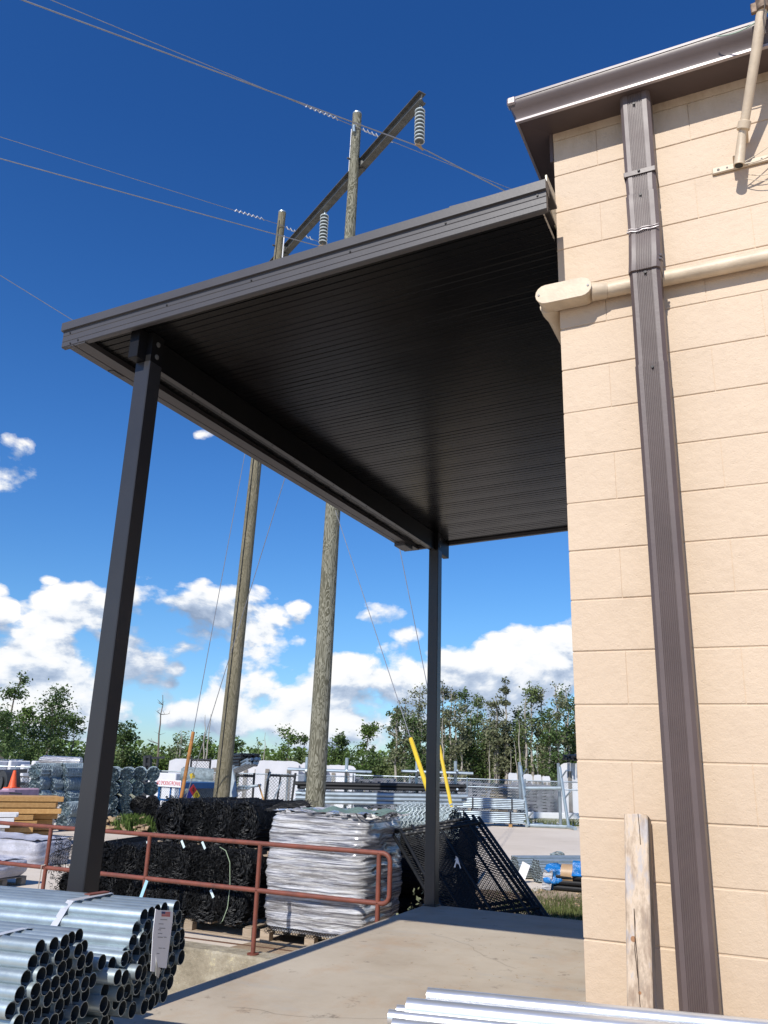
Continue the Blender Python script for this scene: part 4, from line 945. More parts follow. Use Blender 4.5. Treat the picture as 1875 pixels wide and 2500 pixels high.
# weeds in the shade by the post
def leaf_clump(name, m, c, rx, ry, rz_, n, size, label, cat='weeds', up=.3, stem=False):
    b = MB(); r_ = random.Random(int(abs(c[0]*1000+c[1]*77)) % 9999)
    for i in range(n):
        d = Vector((r_.gauss(0, .45), r_.gauss(0, .45), abs(r_.gauss(0, .5)))); p = Vector(c)+Vector((d.x*rx, d.y*ry, min(d.z, 1.2)*rz_))
        u = Vector((r_.uniform(-1, 1), r_.uniform(-1, 1), r_.uniform(-up, 1))).normalized(); v = u.orthogonal().normalized(); s_ = size*r_.uniform(.5, 1.3)
        b.add([p, p+u*s_*.5+v*s_*.22, p+u*s_, p+u*s_*.5-v*s_*.22], [(0, 1, 2, 3)])
    return tag(b.build(name, m, at=tuple(c), smooth=False, raw=True), label, cat)
leaf_clump('weed_plant', L_GREY, (-2.75, 5.2, -.70), .28, .25, .55, 160, .07, 'leafy weed growing in the shade between railing end and far post', 'plant')

# ------------------------------------------------------------------ pipe bundles on the ground at the right
def far_bundle(c, ang, pitch, side, L, label, group, m=M_STEEL, inner=.8):
    T = thing('pipe_bundle', label, 'pipe bundle', c, group, rz=ang); pr = pipe_proto(pitch*.49, L, 'pipe', 10, m, inner); first = True
    for (i, row) in hexb(side):
        o = pr if first else pr.copy()
        if not first: COL.objects.link(o)
        o.name = 'pipe'; first = False; o.parent = T; o.location = (random.uniform(-.01, .01), i*pitch, row*pitch*.866+pitch*.866*(side-1)+pitch*.5)
    return T
af = math.pi+R(43)
f1 = far_bundle((-3.50, 12.25, G+.02), af, .046, 5, 3.0, 'front hexagonal bundle of small galvanized pipes on the dirt', 'pipe bundles on the dirt')
f2 = far_bundle((-3.98, 12.55, G+.02), af, .046, 5, 3.0, 'galvanized pipe bundle behind, with the white tag on its end', 'pipe bundles on the dirt')
p = q9(1175, 615, 12.05); b = MB(); b.beam(p+Vector((-.07, 0, -.13)), p+Vector((.05, -.03, .14)), .15, .003, up=(0, 1, 0)); tb = b.build('paper_tag', M_WHITEP); adopt(tb, f2)
b = MB()
T = thing('black_pipe_bundle', 'black pipes bundled in torn blue plastic film on the dirt', 'pipe bundle', (-2.9, 11.6, G))
for k in range(12):
    a, c_ = k % 4, k//4; b = MB(); b.tube([(-2.98+.02*((k*7) % 3), 11.45+.085*a, G+.05+.085*c_), (-.6, 11.5+.085*a, G+.05+.085*c_)], .04, 10); b.build('pipe', M_BLACKW, T)
b = MB(); nu, nv = 40, 30; vs = []
for j in range(nv+1):
    for i in range(nu):
        a = 2*math.pi*i/nu; x = -3.12+.42*j/nv; rr = .20*(1+.35*noise.noise(Vector((math.cos(a)*2, math.sin(a)*2, x*6))))*(.75+.35*math.sin(math.pi*min(1, j/nv+.25)))
        vs.append((x+.05*noise.noise(Vector((a*2, j*.3, 1))), 11.58+rr*math.cos(a)*.95, G+.19+rr*math.sin(a)*.95))
b.add(vs, [(j*nu+i, j*nu+(i+1) % nu, (j+1)*nu+(i+1) % nu, (j+1)*nu+i) for j in range(nv) for i in range(nu)]+[tuple(range(nu))]); b.build('blue_film', M_BLUEF, T, ang=60)
b = MB(); nu, nv = 30, 14; vs = []
for j in range(nv+1):
    for i in range(nu):
        a = 2*math.pi*i/nu; x = -2.66+.55*j/nv; rr = .19*(1+.5*noise.noise(Vector((math.cos(a)*2+4, math.sin(a)*2, x*5))))*(1 if a < math.pi else .6); vs.append((x, 11.58+rr*math.cos(a), G+.26+rr*math.sin(a)))
b.add(vs, [(j*nu+i, j*nu+(i+1) % nu, (j+1)*nu+(i+1) % nu, (j+1)*nu+i) for j in range(nv) for i in range(nu)]); b.build('blue_film', M_BLUEF, T, ang=60)
b = MB(); b.tube([(-2.86, 11.58, G+.25), (-2.66, 11.58, G+.25)], .165, 18, cap=False); b.build('tape_band', M_TAPE, T)
# clear film tongue hanging at the end
b = MB()
def ton(u, v): return Vector((-3.13-.05*v+.16*u, 11.38-.02*u, G+.30-.30*v+.02*math.sin(u*9+v*4)))
vs = [ton(i/8, j/8) for j in range(9) for i in range(9)]; b.add(vs, [(j*9+i, j*9+i+1, (j+1)*9+i+1, (j+1)*9+i) for j in range(8) for i in range(8)])
b.build('clear_film', M_WRAP, T, ang=60)
# small coil at the wall edge
b = MB()
for k in range(7): c_ = Vector((-3.98, 15.6, G+.12)); b.tube([c_+Vector((.10*math.cos(a_/10*6.28+k)*(1+.1*k % 2), .03*k, (.05+.01*k)*math.sin(a_/10*6.28))) for a_ in range(11)], .016, 5)
tag(b.build('wire_coil', M_GREYS, at=(-4.04, 15.6, G)), 'dark coil of mesh lying on the yard at the wall edge', 'coil')

# ------------------------------------------------------------------ power line structure
ARM_Z = 18.06
def pole(u0, v0, u1, v1, D, zt__, r0, r1, label, extra=None):
    """tapered pole through two image points at horizontal distance D, from the yard to height zt__"""
    a, c_ = atd(u0, v0, D), atd(u1, v1, D); base = a.copy(); topp = c_.copy()
    mid = (a+c_)/2; base = Vector((a.x, a.y, G-.05)); top = Vector((c_.x, c_.y, zt__))
    T = thing('utility_pole', label, 'utility pole', tuple(base)); n = 16
    b = MB(); b.tube([base.lerp(top, i/n) for i in range(n+1)], [r0+(r1-r0)*(i/n)**.9 for i in range(n+1)], 24); b.build('shaft', extra or M_POLE, T)
    b = MB(); b.tube([top+Vector((0, 0, -.02)), top+Vector((0, 0, .03)), top+Vector((0, 0, .06))], [r1*1.04, r1*1.04, r1*.7], 20); b.build('pole_cap', M_STEEL, T)
    return T, base, top
def polemat(name, a, bcol, dark):
    m = bpy.data.materials.new(name); m.use_nodes = True; t = NT(m.node_tree); b = m.node_tree.nodes['Principled BSDF']
    o = t.n('ShaderNodeTexCoord').outputs['Object']
    v = t.n('ShaderNodeMapping', i_Vector=o, i_Scale=(7, 7, 1.3)).outputs[0]
    n = t.n('ShaderNodeTexNoise', i_Vector=v, i_Scale=1, i_Detail=2, i_Roughness=.5, i_Distortion=1.3).outputs[0]
    band = t.m('FRACT', t.m('MULTIPLY', n, 9.0))
    n2 = t.n('ShaderNodeTexNoise', i_Vector=o, i_Scale=1.3, i_Detail=5).outputs[0]
    c = t.mix(t.ramp(band, [(.25, (0, 0, 0)), (.4, (1, 1, 1)), (.75, (1, 1, 1)), (.9, (0, 0, 0))]), a, bcol)
    c = t.mix(t.m('MULTIPLY', t.ramp(n2, [(.45, (0, 0, 0)), (.65, (1, 1, 1))]), .5), c, dark)
    f = t.n('ShaderNodeTexNoise', i_Vector=t.n('ShaderNodeMapping', i_Vector=o, i_Scale=(60, 60, 5)).outputs[0], i_Scale=1, i_Detail=5).outputs[0]
    c = t.mix(t.m('MULTIPLY', t.ramp(f, [(.30, (1, 1, 1)), (.42, (0, 0, 0))]), .6), c, (.07, .06, .045))
    m.node_tree.links.new(c, b.inputs['Base Color']); b.inputs['Roughness'].default_value = .85; b.inputs['Specular IOR Level'].default_value = .2
    bp = t.n('ShaderNodeBump', i_Strength=.5, i_Distance=.01, i_Height=t.m('ADD', band, f)); m.node_tree.links.new(bp.outputs[0], b.inputs['Normal'])
    return m
M_POLE = polemat('treated_pine_pole', (.095, .090, .060), (.265, .255, .195), (.14, .135, .10))
M_POLE2 = polemat('grey_pine_pole', (.14, .125, .08), (.22, .195, .135), (.12, .11, .07))
DP1, DP2 = 20.0, 24.6
p1T, p1b, p1t = pole(768, 1950, 872, 283, DP1, atd(872, 280, DP1).z, .235, .135, 'nearer tall treated pine pole with swirling grain, right of the pair')
p2T, p2b, p2t = pole(543, 1890, 689, 520, DP2, atd(689, 520, DP2).z, .235, .13, 'farther tall grey pine pole with a ground wire, left of the pair', M_POLE2)
b = MB(); b.tube([p2b+Vector((.02, -.24, .3)), p2b.lerp(p2t, .5)+Vector((.02, -.195, 0)), p2t+Vector((.01, -.14, -.4))], .012, 5); b.build('ground_wire', M_SCREW, p2T)
b = MB(); b.tube([p1t+Vector((-.15, -.02, -.5)), p1t+Vector((-.17, -.02, -2.0))], .022, 6); b.build('conduit_stub', M_WHITE, p1T)
b = MB(); b.tube([p1t+Vector((.02, -.15, -.55)), p1t+Vector((.03, -.24, -.62)), p1t+Vector((.03, -.2, -.8))], .045, 8); b.build('clamp', M_STEEL, p1T)
b = MB(); b.tube([p2t+Vector((.17, -.02, -1.0)), p2t+Vector((.16, -.02, -2.1))], .022, 6); b.build('conduit_stub', M_WHITE, p2T)
# crossarm, an I beam hung on the camera side of both poles
adir = Vector((p1t.x-p2t.x, p1t.y-p2t.y, 0)).normalized(); aperp = Vector((-adir.y, adir.x, 0))
A1 = Vector((p1t.x, p1t.y, ARM_Z))+aperp*.24; 
er = atz(1004, 222, ARM_Z); tE = (er-A1).dot(adir); A_end = A1+adir*tE; A_far = A1-adir*(15.2-tE*.0)
arm = thing('crossarm', 'long dull steel beam crossing behind the tops of both pine poles', 'crossarm', tuple(A_end))
b = MB(); h_ = .30
for dz, w_, hh in ((h_/2, .22, .022), (-h_/2, .22, .022)):
    b.beam(A_end+Vector((0, 0, dz)), A_far+Vector((0, 0, dz)), w_, hh)
b.beam(A_end-adir*.02, A_far, .018, h_-.02); b.build('beam', M_GALB, arm)
b = MB(); b.box(tuple(A_end+Vector((-.03, -.12, -.18))), tuple(A_end+Vector((.03, .12, -.155))));
for P in (A1, Vector((p2t.x, p2t.y, ARM_Z))+aperp*.24): b.tube([P-aperp*.5, P+aperp*.05], .03, 8); b.box(tuple(P+Vector((-.08, -.08, -.2))), tuple(P+Vector((.08, .08, .2))))
b.build('mounting_bracket', M_GALB, arm)
def insulator(top, n, label, L):
    T = thing('insulator_string', label, 'insulator', tuple(top), 'insulator strings under the crossarm'); T.location = (0, 0, 0)
    b = MB(); b.tube([(0, 0, 0), (0, 0, -.16)], .02, 8); b.tube([(0, 0, -.06), (.05, 0, -.09), (0, 0, -.13)], .012, 6); b.build('hook', M_STEEL, T)
    st = (L-.28)/n; pr = None
    for i in range(n):
        z = -.16-st*i
        if pr is None:
            b = MB(); b.tube([(0, 0, 0), (0, 0, -.025), (0, 0, -.045), (0, 0, -.065), (0, 0, -.080)], [.045, .07, .125, .140, .138], 20, cap=True); b.cur = 1; b.tube([(0, 0, -.081), (0, 0, -.10), (0, 0, -st)], [.115, .055, .045], 16); b.cur = 0
            pr = b.build('insulator_disc', [M_PORC, M_PORCD], T); pr.location = (0, 0, z)
        else: inst(pr, 'insulator_disc', T, (0, 0, z))
    b = MB(); b.tube([(0, 0, -L+.12), (0, 0, -L)], .03, 8); b.tube([(-.05, -.14, -L-.02), (0, 0, -L+.03), (.05, .14, -L-.02)], [.02, .05, .02], 8); b.build('line_clamp', mat('brown_clamp', (.40, .28, .17), .6, .2), T)
    T.location = top; return T
I1t = A_end-adir*.10+Vector((0, 0, -.17)); zlow = aty(1001, 365, I1t.y).z; L1 = I1t.z-zlow
insulator(I1t, 9, 'disc insulator string hanging from the near right end of the crossarm', L1)
q2 = atz(779, 508, ARM_Z-.17); t2 = (q2-A1).dot(adir); I2t = A1+adir*t2+Vector((0, 0, -.17))
insulator(I2t, 9, 'disc insulator string hanging from the crossarm between the two poles', L1)
I3t = A_far+adir*.4+Vector((0, 0, -.17)); insulator(I3t, 9, 'disc insulator string at the far left end of the crossarm', L1)
def line(P, uL, vL, uR, vR, label, r_=.016, arm_=0, sag=.02):
    """conductor through P, aimed at image points on either side, a straight run with sag"""
    P = Vector(P); ld_ = aperp.copy()
    def aim(u, v, sgn):        # direction in the plane of the line that projects on (u, v)
        d = ray(u, v); n_ = d.cross(P-CP); best = None
        dh = ld_*sgn; # solve z so that (dh + z) lies in the plane of CP,P,(u,v)
        z = -(n_.x*dh.x+n_.y*dh.y)/n_.z if v != -1 else -.02; return Vector((dh.x, dh.y, z))
    out = []
    for (u, v, sg, L_) in ((uL, vL, -1, 45), (uR, vR, 1, 45)):
        if u is None: continue
        d = aim(u, v, sg); pts = [P+d*L_*(i/24)+Vector((0, 0, 0)) for i in range(25)]
        out.append(pts)
    T = thing('power_line', label, 'power line', tuple(P), 'overhead conductors')
    for pts in out:
        b = MB(); b.tube(pts, r_, 6); b.build('cable', M_WIRE, T)
    if arm_:
        for k, pts in enumerate(out):
            d = (pts[1]-pts[0]).normalized(); s0 = arm_; q = pts[0]+d*(.6 if k == 0 else .25); b = MB(); P_ = []
            for i in range(int(s0/.10)):
                a = i*2.1; P_.append(q+d*.05*i+Vector((0, math.cos(a)*.05, math.sin(a)*.05)))
            b.tube(P_, .018, 5); b.build('vibration_damper', M_STRAP, T)
    return T
cs = -1 if aperp.y > 0 else 1
if aperp.y < 0: aperp = -aperp
line(I1t+Vector((0, 0, -L1)), 55, 0, 1226, 463, 'conductor hanging at the near insulator string', arm_=0)
line(p1t+Vector((.05, -.2, -.62)), 125, 0, 1249, 462, 'shield wire clamped near the top of the nearer pole', r_=.010, arm_=2.2)
line(I2t+Vector((0, 0, -L1)), 0, 387, 860, 660, 'conductor hanging at the middle insulator string')
line(p2t+Vector((.05, -.2, -.62)), 0, 334, 800, 600, 'shield wire clamped near the top of the farther pole', r_=.010, arm_=2.2)
line(I3t+Vector((0, 0, -L1)), 0, 672, 400, -1, 'conductor of the far left insulator string')
def guy(name, label, A, u1, v1, D1, u2, v2, mguard, r_=.009, gl=None, rg=.04):
    """guy wire from point A through (u1,v1) at distance D1, then on to the ground with its guard"""
    q = atd(u1, v1, D1); A = Vector(A); T = thing('guy_wire', label, 'guy wire', tuple(A)); d = (q-A).normalized(); tg_ = (G-A.z)/d.z; e = A+d*tg_
    b = MB(); b.tube([A, e], r_, 5); b.build('cable', M_WIRE, T)
    if mguard: b = MB(); b.tube([q, q.lerp(e, .3), e], [rg, rg, rg], 10); b.build('guard', mguard, T)
    return T
guy('g', 'guy wire with the thick yellow guard just left of the far canopy post', atd(815, 1235, DP1), 1003, 1804, 14.2, 0, 0, M_YELLOW, r_=.008, rg=.037)
guy('g', 'guy wire with the thin yellow guard just right of the far canopy post', atd(848, 700, DP1), 1072, 1820, 15.0, 0, 0, M_YELLOW, r_=.008, rg=.031)
guy('g', 'guy wire with the rusty orange guard by the blue cage', atd(655, 800, DP2), 472, 1787, 22.5, 0, 0, M_ORANGE, r_=.011, rg=.045)
guy('g', 'thin guy wire crossing behind the farther pole toward the blue cage', atd(840, 700, DP1), 500, 1800, 23.5, 0, 0, None, r_=.011)
guy('g', 'second thin guy wire beside the yellow guard of the nearer pole', atd(850, 720, DP1), 1045, 1684, 17.5, 0, 0, None, r_=.006)

# ------------------------------------------------------------------ chain link fence across the yard
def fence(A, B_, h, label, post_d=2.4, m=M_STEELF, mid=None, pitch=.09, wire=.0035, rail=.022, skip=()):
    A, B_ = Vector(A), Vector(B_); L = (B_-A).length; d = (B_-A).normalized(); T = thing('chain_link_fence', label, 'fence', tuple(A))
    n = max(1, round(L/post_d))
    for i in range(n+1):
        p = A+d*L*i/n; b = MB(); b.tube([p, p+Vector((0, 0, h+.06))], .03, 8); b.build('post', m, T)
    for z in [h, .05]+([mid] if mid else []):
        b = MB(); b.tube([A+Vector((0, 0, z)), B_+Vector((0, 0, z))], rail, 8); b.build('rail', m, T)
    b = MB(); link_fill(b, A+Vector((0, 0, .04)), d, (0, 0, 1), L, h-.04, pitch, wire); stuff(b.build('mesh', m, T, smooth=False)); return T
FA = Vector((-27.0, 18.3, G)); FB = Vector((-14.3, 26.1, G)); FC = Vector((-6.2, 29.15, G)); FD = Vector((4, 32.5, G))
fence(FA, FB, 1.47, 'galvanized chain link fence behind the pole bases in front of the white vinyl stacks')
fence(FB, FC, 1.53, 'galvanized chain link fence in front of the dark pallet stacks', mid=1.25)
fence(FC, FD, 1.53, 'galvanized fence section continuing behind the block building', mid=1.25)
# low fence section at the far left
fence((-25.5, 14.5, G), (-19.3, 16.6, G), 1.25, 'low dark chain link fence at the far left behind the timber stack', m=M_TRUCK, wire=.006, pitch=.11)

# dark stacks of fittings on pallets beyond the fence
def crate_stack(x, y, w_, d_, z0, h, n, label, group, m, sd):
    T = thing('pallet_stack', label, 'pallet stack', (x, y, z0), group, rz=R(17)); T.location = (0, 0, 0); T.rotation_euler = (0, 0, 0); r_ = random.Random(sd); hh = h/n
    for i in range(n):
        b = MB(); o = r_.uniform(-.03, .03); z = i*hh
        b.box((-w_/2+o, -d_/2+o, z+hh*.45), (w_/2+o, d_/2+o, z+hh*.92))
        for k in range(3): xx = -w_/2+o+k*(w_-.16)/2; b.box((xx, -d_/2+o+.003, z), (xx+.16, d_/2+o-.003, z+hh*.449))
        b.build('pallet', m, T)
    T.location = (x, y, z0); T.rotation_euler = (0, 0, R(17)); return T
M_DST = mat('dark_stack_goods', (.20, .20, .22), .7, .1, .3, 6, col2=(.08, .08, .09), island=.9)
M_DST2 = mat('brown_stack_goods', (.20, .16, .10), .8, 0, .3, 6, island=.6)
rs = random.Random(12); nst = 0
for row, (D_, off) in enumerate(((40.5, 0), (43, .5))):
    for i in range(15):
        u = 835+i*42+row*20; p = atd(u, 1985, D_); h = rs.uniform(1.15, 1.36); mm = M_DST2 if (i == 9 and row == 0) else M_DST
        crate_stack(p.x, p.y, 1.0, 1.0, G, h, 9, ('brown goods stacked on pallets beyond the fence, right of the middle' if mm is M_DST2 else 'grey pallet stack beyond the fence, %s row, %s from the left' % (['front', 'rear'][row], ordn[i])), None if mm is M_DST2 else 'grey pallet stacks beyond the fence', mm, nst); nst += 1
# long white kerb of the far lot
pa, pb_ = atd(1285, 1985, 37), atd(1440, 1985, 38.5)
b = MB(); b.beam((pa.x, pa.y, G+.12), (pb_.x+3, pb_.y+1.2, G+.12), .3, .24); tag(b.build('concrete_barrier', M_WHITE, at=tuple(pa), bevel=.02), 'long low white barrier beyond the fence by the wall edge', 'barrier')
# white vinyl panels standing in stacks beyond the fence
def vinyl(u0, u1, vtop, D, label, h0=G, dep=1.6, n=4, sd=0, ang=20):
    a, c_ = atd(u0, vtop, D), atd(u1, vtop, D); L = (Vector((c_.x, c_.y))-Vector((a.x, a.y))).length; d = Vector((c_.x-a.x, c_.y-a.y, 0)).normalized(); pr = Vector((-d.y, d.x, 0)); r_ = random.Random(sd)
    T = thing('vinyl_panel_stack', label, 'panel stack', (a.x, a.y, h0)); zt_ = a.z
    for k in range(n):
        q = Vector((a.x, a.y, 0))+pr*(dep*k/n)+d*r_.uniform(-.08, .08); b = MB(); z1 = zt_-r_.uniform(0, .05)
        P = []; m_ = 10; P = [(0, h0+.08)]+[(L*j/m_, z1+r_.uniform(-.015, .02)-(.10 if j in (0, m_) else 0)) for j in range(m_+1)]+[(L, h0+.08)]
        A_ = [q+d*x+Vector((0, 0, z)) for x, z in P]; B2 = [p+pr*(dep/n-.04) for p in A_]; kk = len(P)
        b.add(A_+B2, [tuple(range(kk)), tuple(range(2*kk-1, kk-1, -1))]+[(j, (j+1) % kk, kk+(j+1) % kk, kk+j) for j in range(kk)]); b.build('vinyl_panel', M_VINYL, T, smooth=False)
    b = MB()
    for x in (L*.25, L*.75): q = Vector((a.x, a.y, 0))+d*x-pr*.03; b.beam(q+Vector((0, 0, h0+.2)), q+Vector((0, 0, zt_-.35)), .16, .05, up=pr)
    b.build('upright_slat', M_PALLETG, T); return T
vinyl(418, 560, 1851, 39, 'white vinyl panel stack behind the blue cage', sd=1)
vinyl(588, 642, 1856, 37, 'narrow white vinyl panel stack just right of the farther pole', sd=2)
vinyl(628, 733, 1855, 36.5, 'wide white vinyl panel stack between the two poles', sd=3)
vinyl(738, 800, 1862, 38, 'white vinyl panel stack directly behind the nearer pole', sd=4)
vinyl(798, 866, 1866, 38.5, 'white vinyl panel stack right of the nearer pole', sd=5)
for i, (u0, u1, v) in enumerate([(1240, 1262, 1886), (1266, 1300, 1888), (1303, 1322, 1890), (1325, 1345, 1893)]):
    vinyl(u0, u1, v, 46+i*.4, 'white boxed goods above the dark stacks, %s of four' % ['first', 'second', 'third', 'last'][i], n=1, dep=.8, sd=10+i)
vinyl(1370, 1450, 1862, 39, 'tall white vinyl panel stack at the wall edge beyond the rack', sd=7, n=3)
b = MB(); pz = atd(1378, 1858, 38.5)
for k in range(26):
    x = pz.x+rs.uniform(0, 1.3); b.tube([(x, pz.y-.3, pz.z+rs.uniform(.0, .28)), (x+.1, pz.y+1.6, pz.z+rs.uniform(0, .3))], .045, 6)
tag(b.build('black_pipe_heap', M_BLACKW, at=tuple(pz)), 'heap of black pipes on top of the white stack at the wall edge', 'pipe heap')
# leaning dark gate frames on the fence
def standgate(u0, u1, v0, v1, D, label, m=M_TRUCK, tilt=0.0, extra=()):
    a, c_ = atd(u0, v1, D), atd(u1, v1, D); t0 = atd(u0, v0, D); zt_ = t0.z; A = Vector((a.x, a.y, G+.02)); B2 = Vector((c_.x, c_.y, G+.02)); d = (B2-A).normalized()
    C2 = A+d*tilt+Vector((0, 0, zt_-G)); return gate(A, B2, C2, label, mids=(), m=m, r_=.035, pitch=.10, wire=.006, extra=extra)
standgate(573, 617, 1895, 1945, 27, 'dark framed gate panel leaning on the fence beside the farther pole')
standgate(643, 708, 1894, 1945, 26.6, 'dark framed gate panel leaning on the fence midway between the poles', tilt=.12, extra=(.45,))
standgate(463, 510, 1856, 1900, 31, 'dark gate frame standing above the blue cage')
for i, (u0, v0, u1, v1, D) in enumerate([(672, 1943, 688, 1908, 26), (640, 1942, 632, 1915, 25.8), (655, 1898, 661, 1884, 26.3)]):
    p, q = atd(u0, v0, D), atd(u1, v1, D); b = MB(); b.tube([p-(q-p)*.6, q], .025, 6); tag(b.build('loose_tube', [M_STEELF, M_LUMBER, M_STEELF][i], at=tuple(p)), ['pale tube leaning across the framed gate panel', 'timber stake leaning beside the framed gate panel', 'short thin tube poking above the fence rail'][i], 'tube')

# ------------------------------------------------------------------ pipe racks
def tube_(p, q, r_=.04, seg=10): return MB().tube([p, q], r_, seg)
rk = thing('pipe_rack', 'empty galvanized A frame pipe rack standing at the wall edge', 'pipe rack', (-7.0, 27.1, G))
def rackend(x, y, T):
    for dx, dy in ((0, 0),):
        tube_((x-.14, y+.35, G), (x-.10, y+.1, 1.44), .055).build('upright', M_STEELF, T)
        tube_((x+.28, y-.25, G+.04), (x-.02, y-.05, 1.32), .055).build('upright', M_STEEL, T)
        for z in (.95, .25, -.45):
            t_ = (z-G)/(1.32-G); px = x+.28-.30*t_; tube_((px, y-.25+.2*t_, z), (px+.28, y-.45, z+.26), .028).build('arm', M_STEELF, T)
rackend(-7.93, 26.9, rk); rackend(-6.62, 27.35, rk)
tube_((-7.85, 26.95, .56), (-6.6, 27.35, .60), .055).build('cross_beam', M_STEEL, rk)
tube_((-7.7, 26.75, G+.06), (-6.25, 27.2, G+.06), .06).build('foot_beam', M_STEEL, rk); tube_((-7.7, 26.6, G+.06), (-7.4, 27.6, G+.06), .06).build('foot_beam', M_STEEL, rk); tube_((-6.35, 27.1, G+.06), (-6.0, 26.6, G+.06), .07).build('foot_beam', M_STEEL, rk)
# loaded rack in the middle of the yard
mk = thing('pipe_rack', 'loaded galvanized pipe rack behind the nearer pole and the far post', 'pipe rack', (-8.5, 17.5, G))
DM = 24.0
for u, vt in ((750, 1848), (847, 1850), (1018, 1858), (1112, 1858)):
    p = atd(u, vt, DM); tube_((p.x, p.y, G), (p.x, p.y, p.z), .045).build('upright', M_STEEL, mk)
    for vv in (1888, 1933):
        q = atd(u, vv, DM); tube_((q.x, q.y, q.z-.10), (q.x+.22, q.y-.45, q.z+.08), .028).build('arm', M_STEELF, mk)
def load(u0, u1, v0, v1, D, n, r_, m, name, label, cat='pipes', sd=0, rows=2, dz=0):
    T = thing(name, label, cat, tuple(atd(u0, v0, D))); r2 = random.Random(sd)
    a, c_ = atd(u0, v0, D), atd(u1, v1, D); d = (c_-a).normalized(); pr = Vector((-d.y, d.x, 0)).normalized()*-1
    for j in range(rows):
        for i in range(n):
            q = pr*(i*r_*2.05)+Vector((0, 0, j*r_*1.9)); s_ = d*r2.uniform(-.15, .15)
            tube_(a+q+s_, c_+q+s_, r_, 7).build('pipe', m, T)
    return T
load(712, 898, 1878, 1885, DM, 4, .045, M_STEELF, 'pipe_load', 'galvanized tubes on the top arms of the loaded rack, left end', sd=1, rows=1)
load(992, 1143, 1883, 1888, DM, 5, .04, M_STEELF, 'pipe_load', 'galvanized tubes on the top arms of the loaded rack, right end', sd=2, rows=1)
load(733, 1128, 1921, 1928, DM, 5, .05, M_BLACKW, 'pipe_load', 'black tubes lying across the middle arms of the loaded rack', sd=3, rows=2)
# white / silver rails under it
load(732, 1128, 1955, 1962, DM, 6, .055, M_STEELF, 'pipe_load', 'pale galvanized pipes on the lowest level of the loaded rack', sd=4, rows=3)
pq, pr2 = atd(732, 1978, DM), atd(1125, 1990, DM); b = MB(); b.beam(pq, pr2, .5, .12); tag(b.build('dark_bundle', M_TRUCK, at=tuple(pq)), 'dark long bundle under the pale pipes of the loaded rack', 'bundle')
# strapped bundles of square tube by the empty rack
def tubestack(p, q, wd, z0, nz, nw, s_, label, sd):
    p, q = Vector(p), Vector(q); T = thing('tube_bundle', label, 'tube bundle', (p.x, p.y, z0), 'strapped tube bundles by the empty rack'); d = (q-p).normalized(); pr = Vector((-d.y, d.x, 0)); r_ = random.Random(sd)
    for j in range(nz):
        for i in range(nw):
            if 0 < i < nw-1 and 0 < j < nz-1: continue
            o = pr*(i*s_)+Vector((0, 0, z0+s_*(j+.5))); e = d*r_.uniform(-.05, .05); tube_(Vector((p.x, p.y, 0))+o+e, Vector((q.x, q.y, 0))+o+e, s_*.48, 8).build('tube', M_STEELF, T)
    for t_ in (.22, .82):
        b = MB(); c_ = Vector((p.x, p.y, 0)).lerp(Vector((q.x, q.y, 0)), t_); b.beam(c_-pr*.01+Vector((0, 0, z0-.01)), c_-pr*.01+Vector((0, 0, z0+s_*nz+.01)), .05, s_+.02, up=pr)
        b.beam(c_+Vector((0, 0, z0+s_*nz+.008)), c_+pr*s_*nw+Vector((0, 0, z0+s_*nz+.008)), .05, .008); b.build('strap', M_TRUCK, T)
    return T
tubestack((-10.3, 25.6, 0), (-7.75, 26.55, 0), .5, G+.10, 6, 8, .062, 'lower strapped bundle of galvanized tube left of the empty rack', 1)
tubestack((-9.95, 25.85, 0), (-7.80, 26.65, 0), .5, G+.56, 6, 8, .058, 'upper strapped bundle of galvanized tube left of the empty rack', 2)
for i, (x, y, z, m) in enumerate([(-8.2, 26.3, G, M_LUMBER), (-9.7, 25.8, G, M_PALLETG), (-8.1, 26.55, G+.48, M_PALLETG), (-9.6, 26.0, G+.48, M_PALLETG)]):
    b = MB(); b.beam((x+.05, y-.12, z+.045), (x-.2, y+.75, z+.045), .12, .09); tag(b.build('timber_bearer', m, at=(x, y, z), bevel=.005), 'timber bearer ' + ['poking out under the lower tube bundle, yellow', 'grey, under the left end of the lower tube bundle', 'between the two tube bundles near the rack', 'between the two tube bundles at their left end'][i], 'timber')
# sloping loads by the farther pole
def tilted(u0, v0, u1, v1, D, n, r_, m, label, sd, rows=3, dirv=None, seg=7):
    r2 = random.Random(sd); a, c_ = atd(u0, v0, D), atd(u1, v1, D-2.4); T = thing('tilted_pipes', label, 'pipes', tuple(a)); d = (c_-a).normalized(); pr = Vector((-d.y, d.x, 0)).normalized()
    for j in range(rows):
        for i in range(n): q = pr*((i-n/2)*r_*2.05)+Vector((0, 0, j*r_*1.9)); e = d*r2.uniform(-.15, .2); MB().tube([a+q+e, c_+q+e], r_, seg).build('pipe', m, T)
    return T
tilted(575, 1868, 612, 1867, 29, 6, .05, M_BLACKW, 'black pipes stacked high right of the farther pole, open ends showing', 3, 4)
tilted(570, 1886, 622, 1862, 28.4, 4, .05, M_STEELF, 'grey square tubes jutting up right of the farther pole', 4, 2)
tilted(575, 1932, 602, 1925, 27.0, 4, .03, M_STEEL, 'small cluster of bright tubes low beside the farther pole', 5, 2)
p, q = atd(572, 1925, 26.4), atd(638, 1917, 26.4); tag(tube_(p, q, .04).build('loose_tube', M_STEELF, at=tuple(p)), 'single grey tube lying across by the framed gate panel', 'tube')
b = MB(); p0, p1, p2, p3 = atd(562, 1870, 25.6), atd(580, 1946, 25.4), atd(574, 1948, 25.4), atd(560, 1900, 25.6)
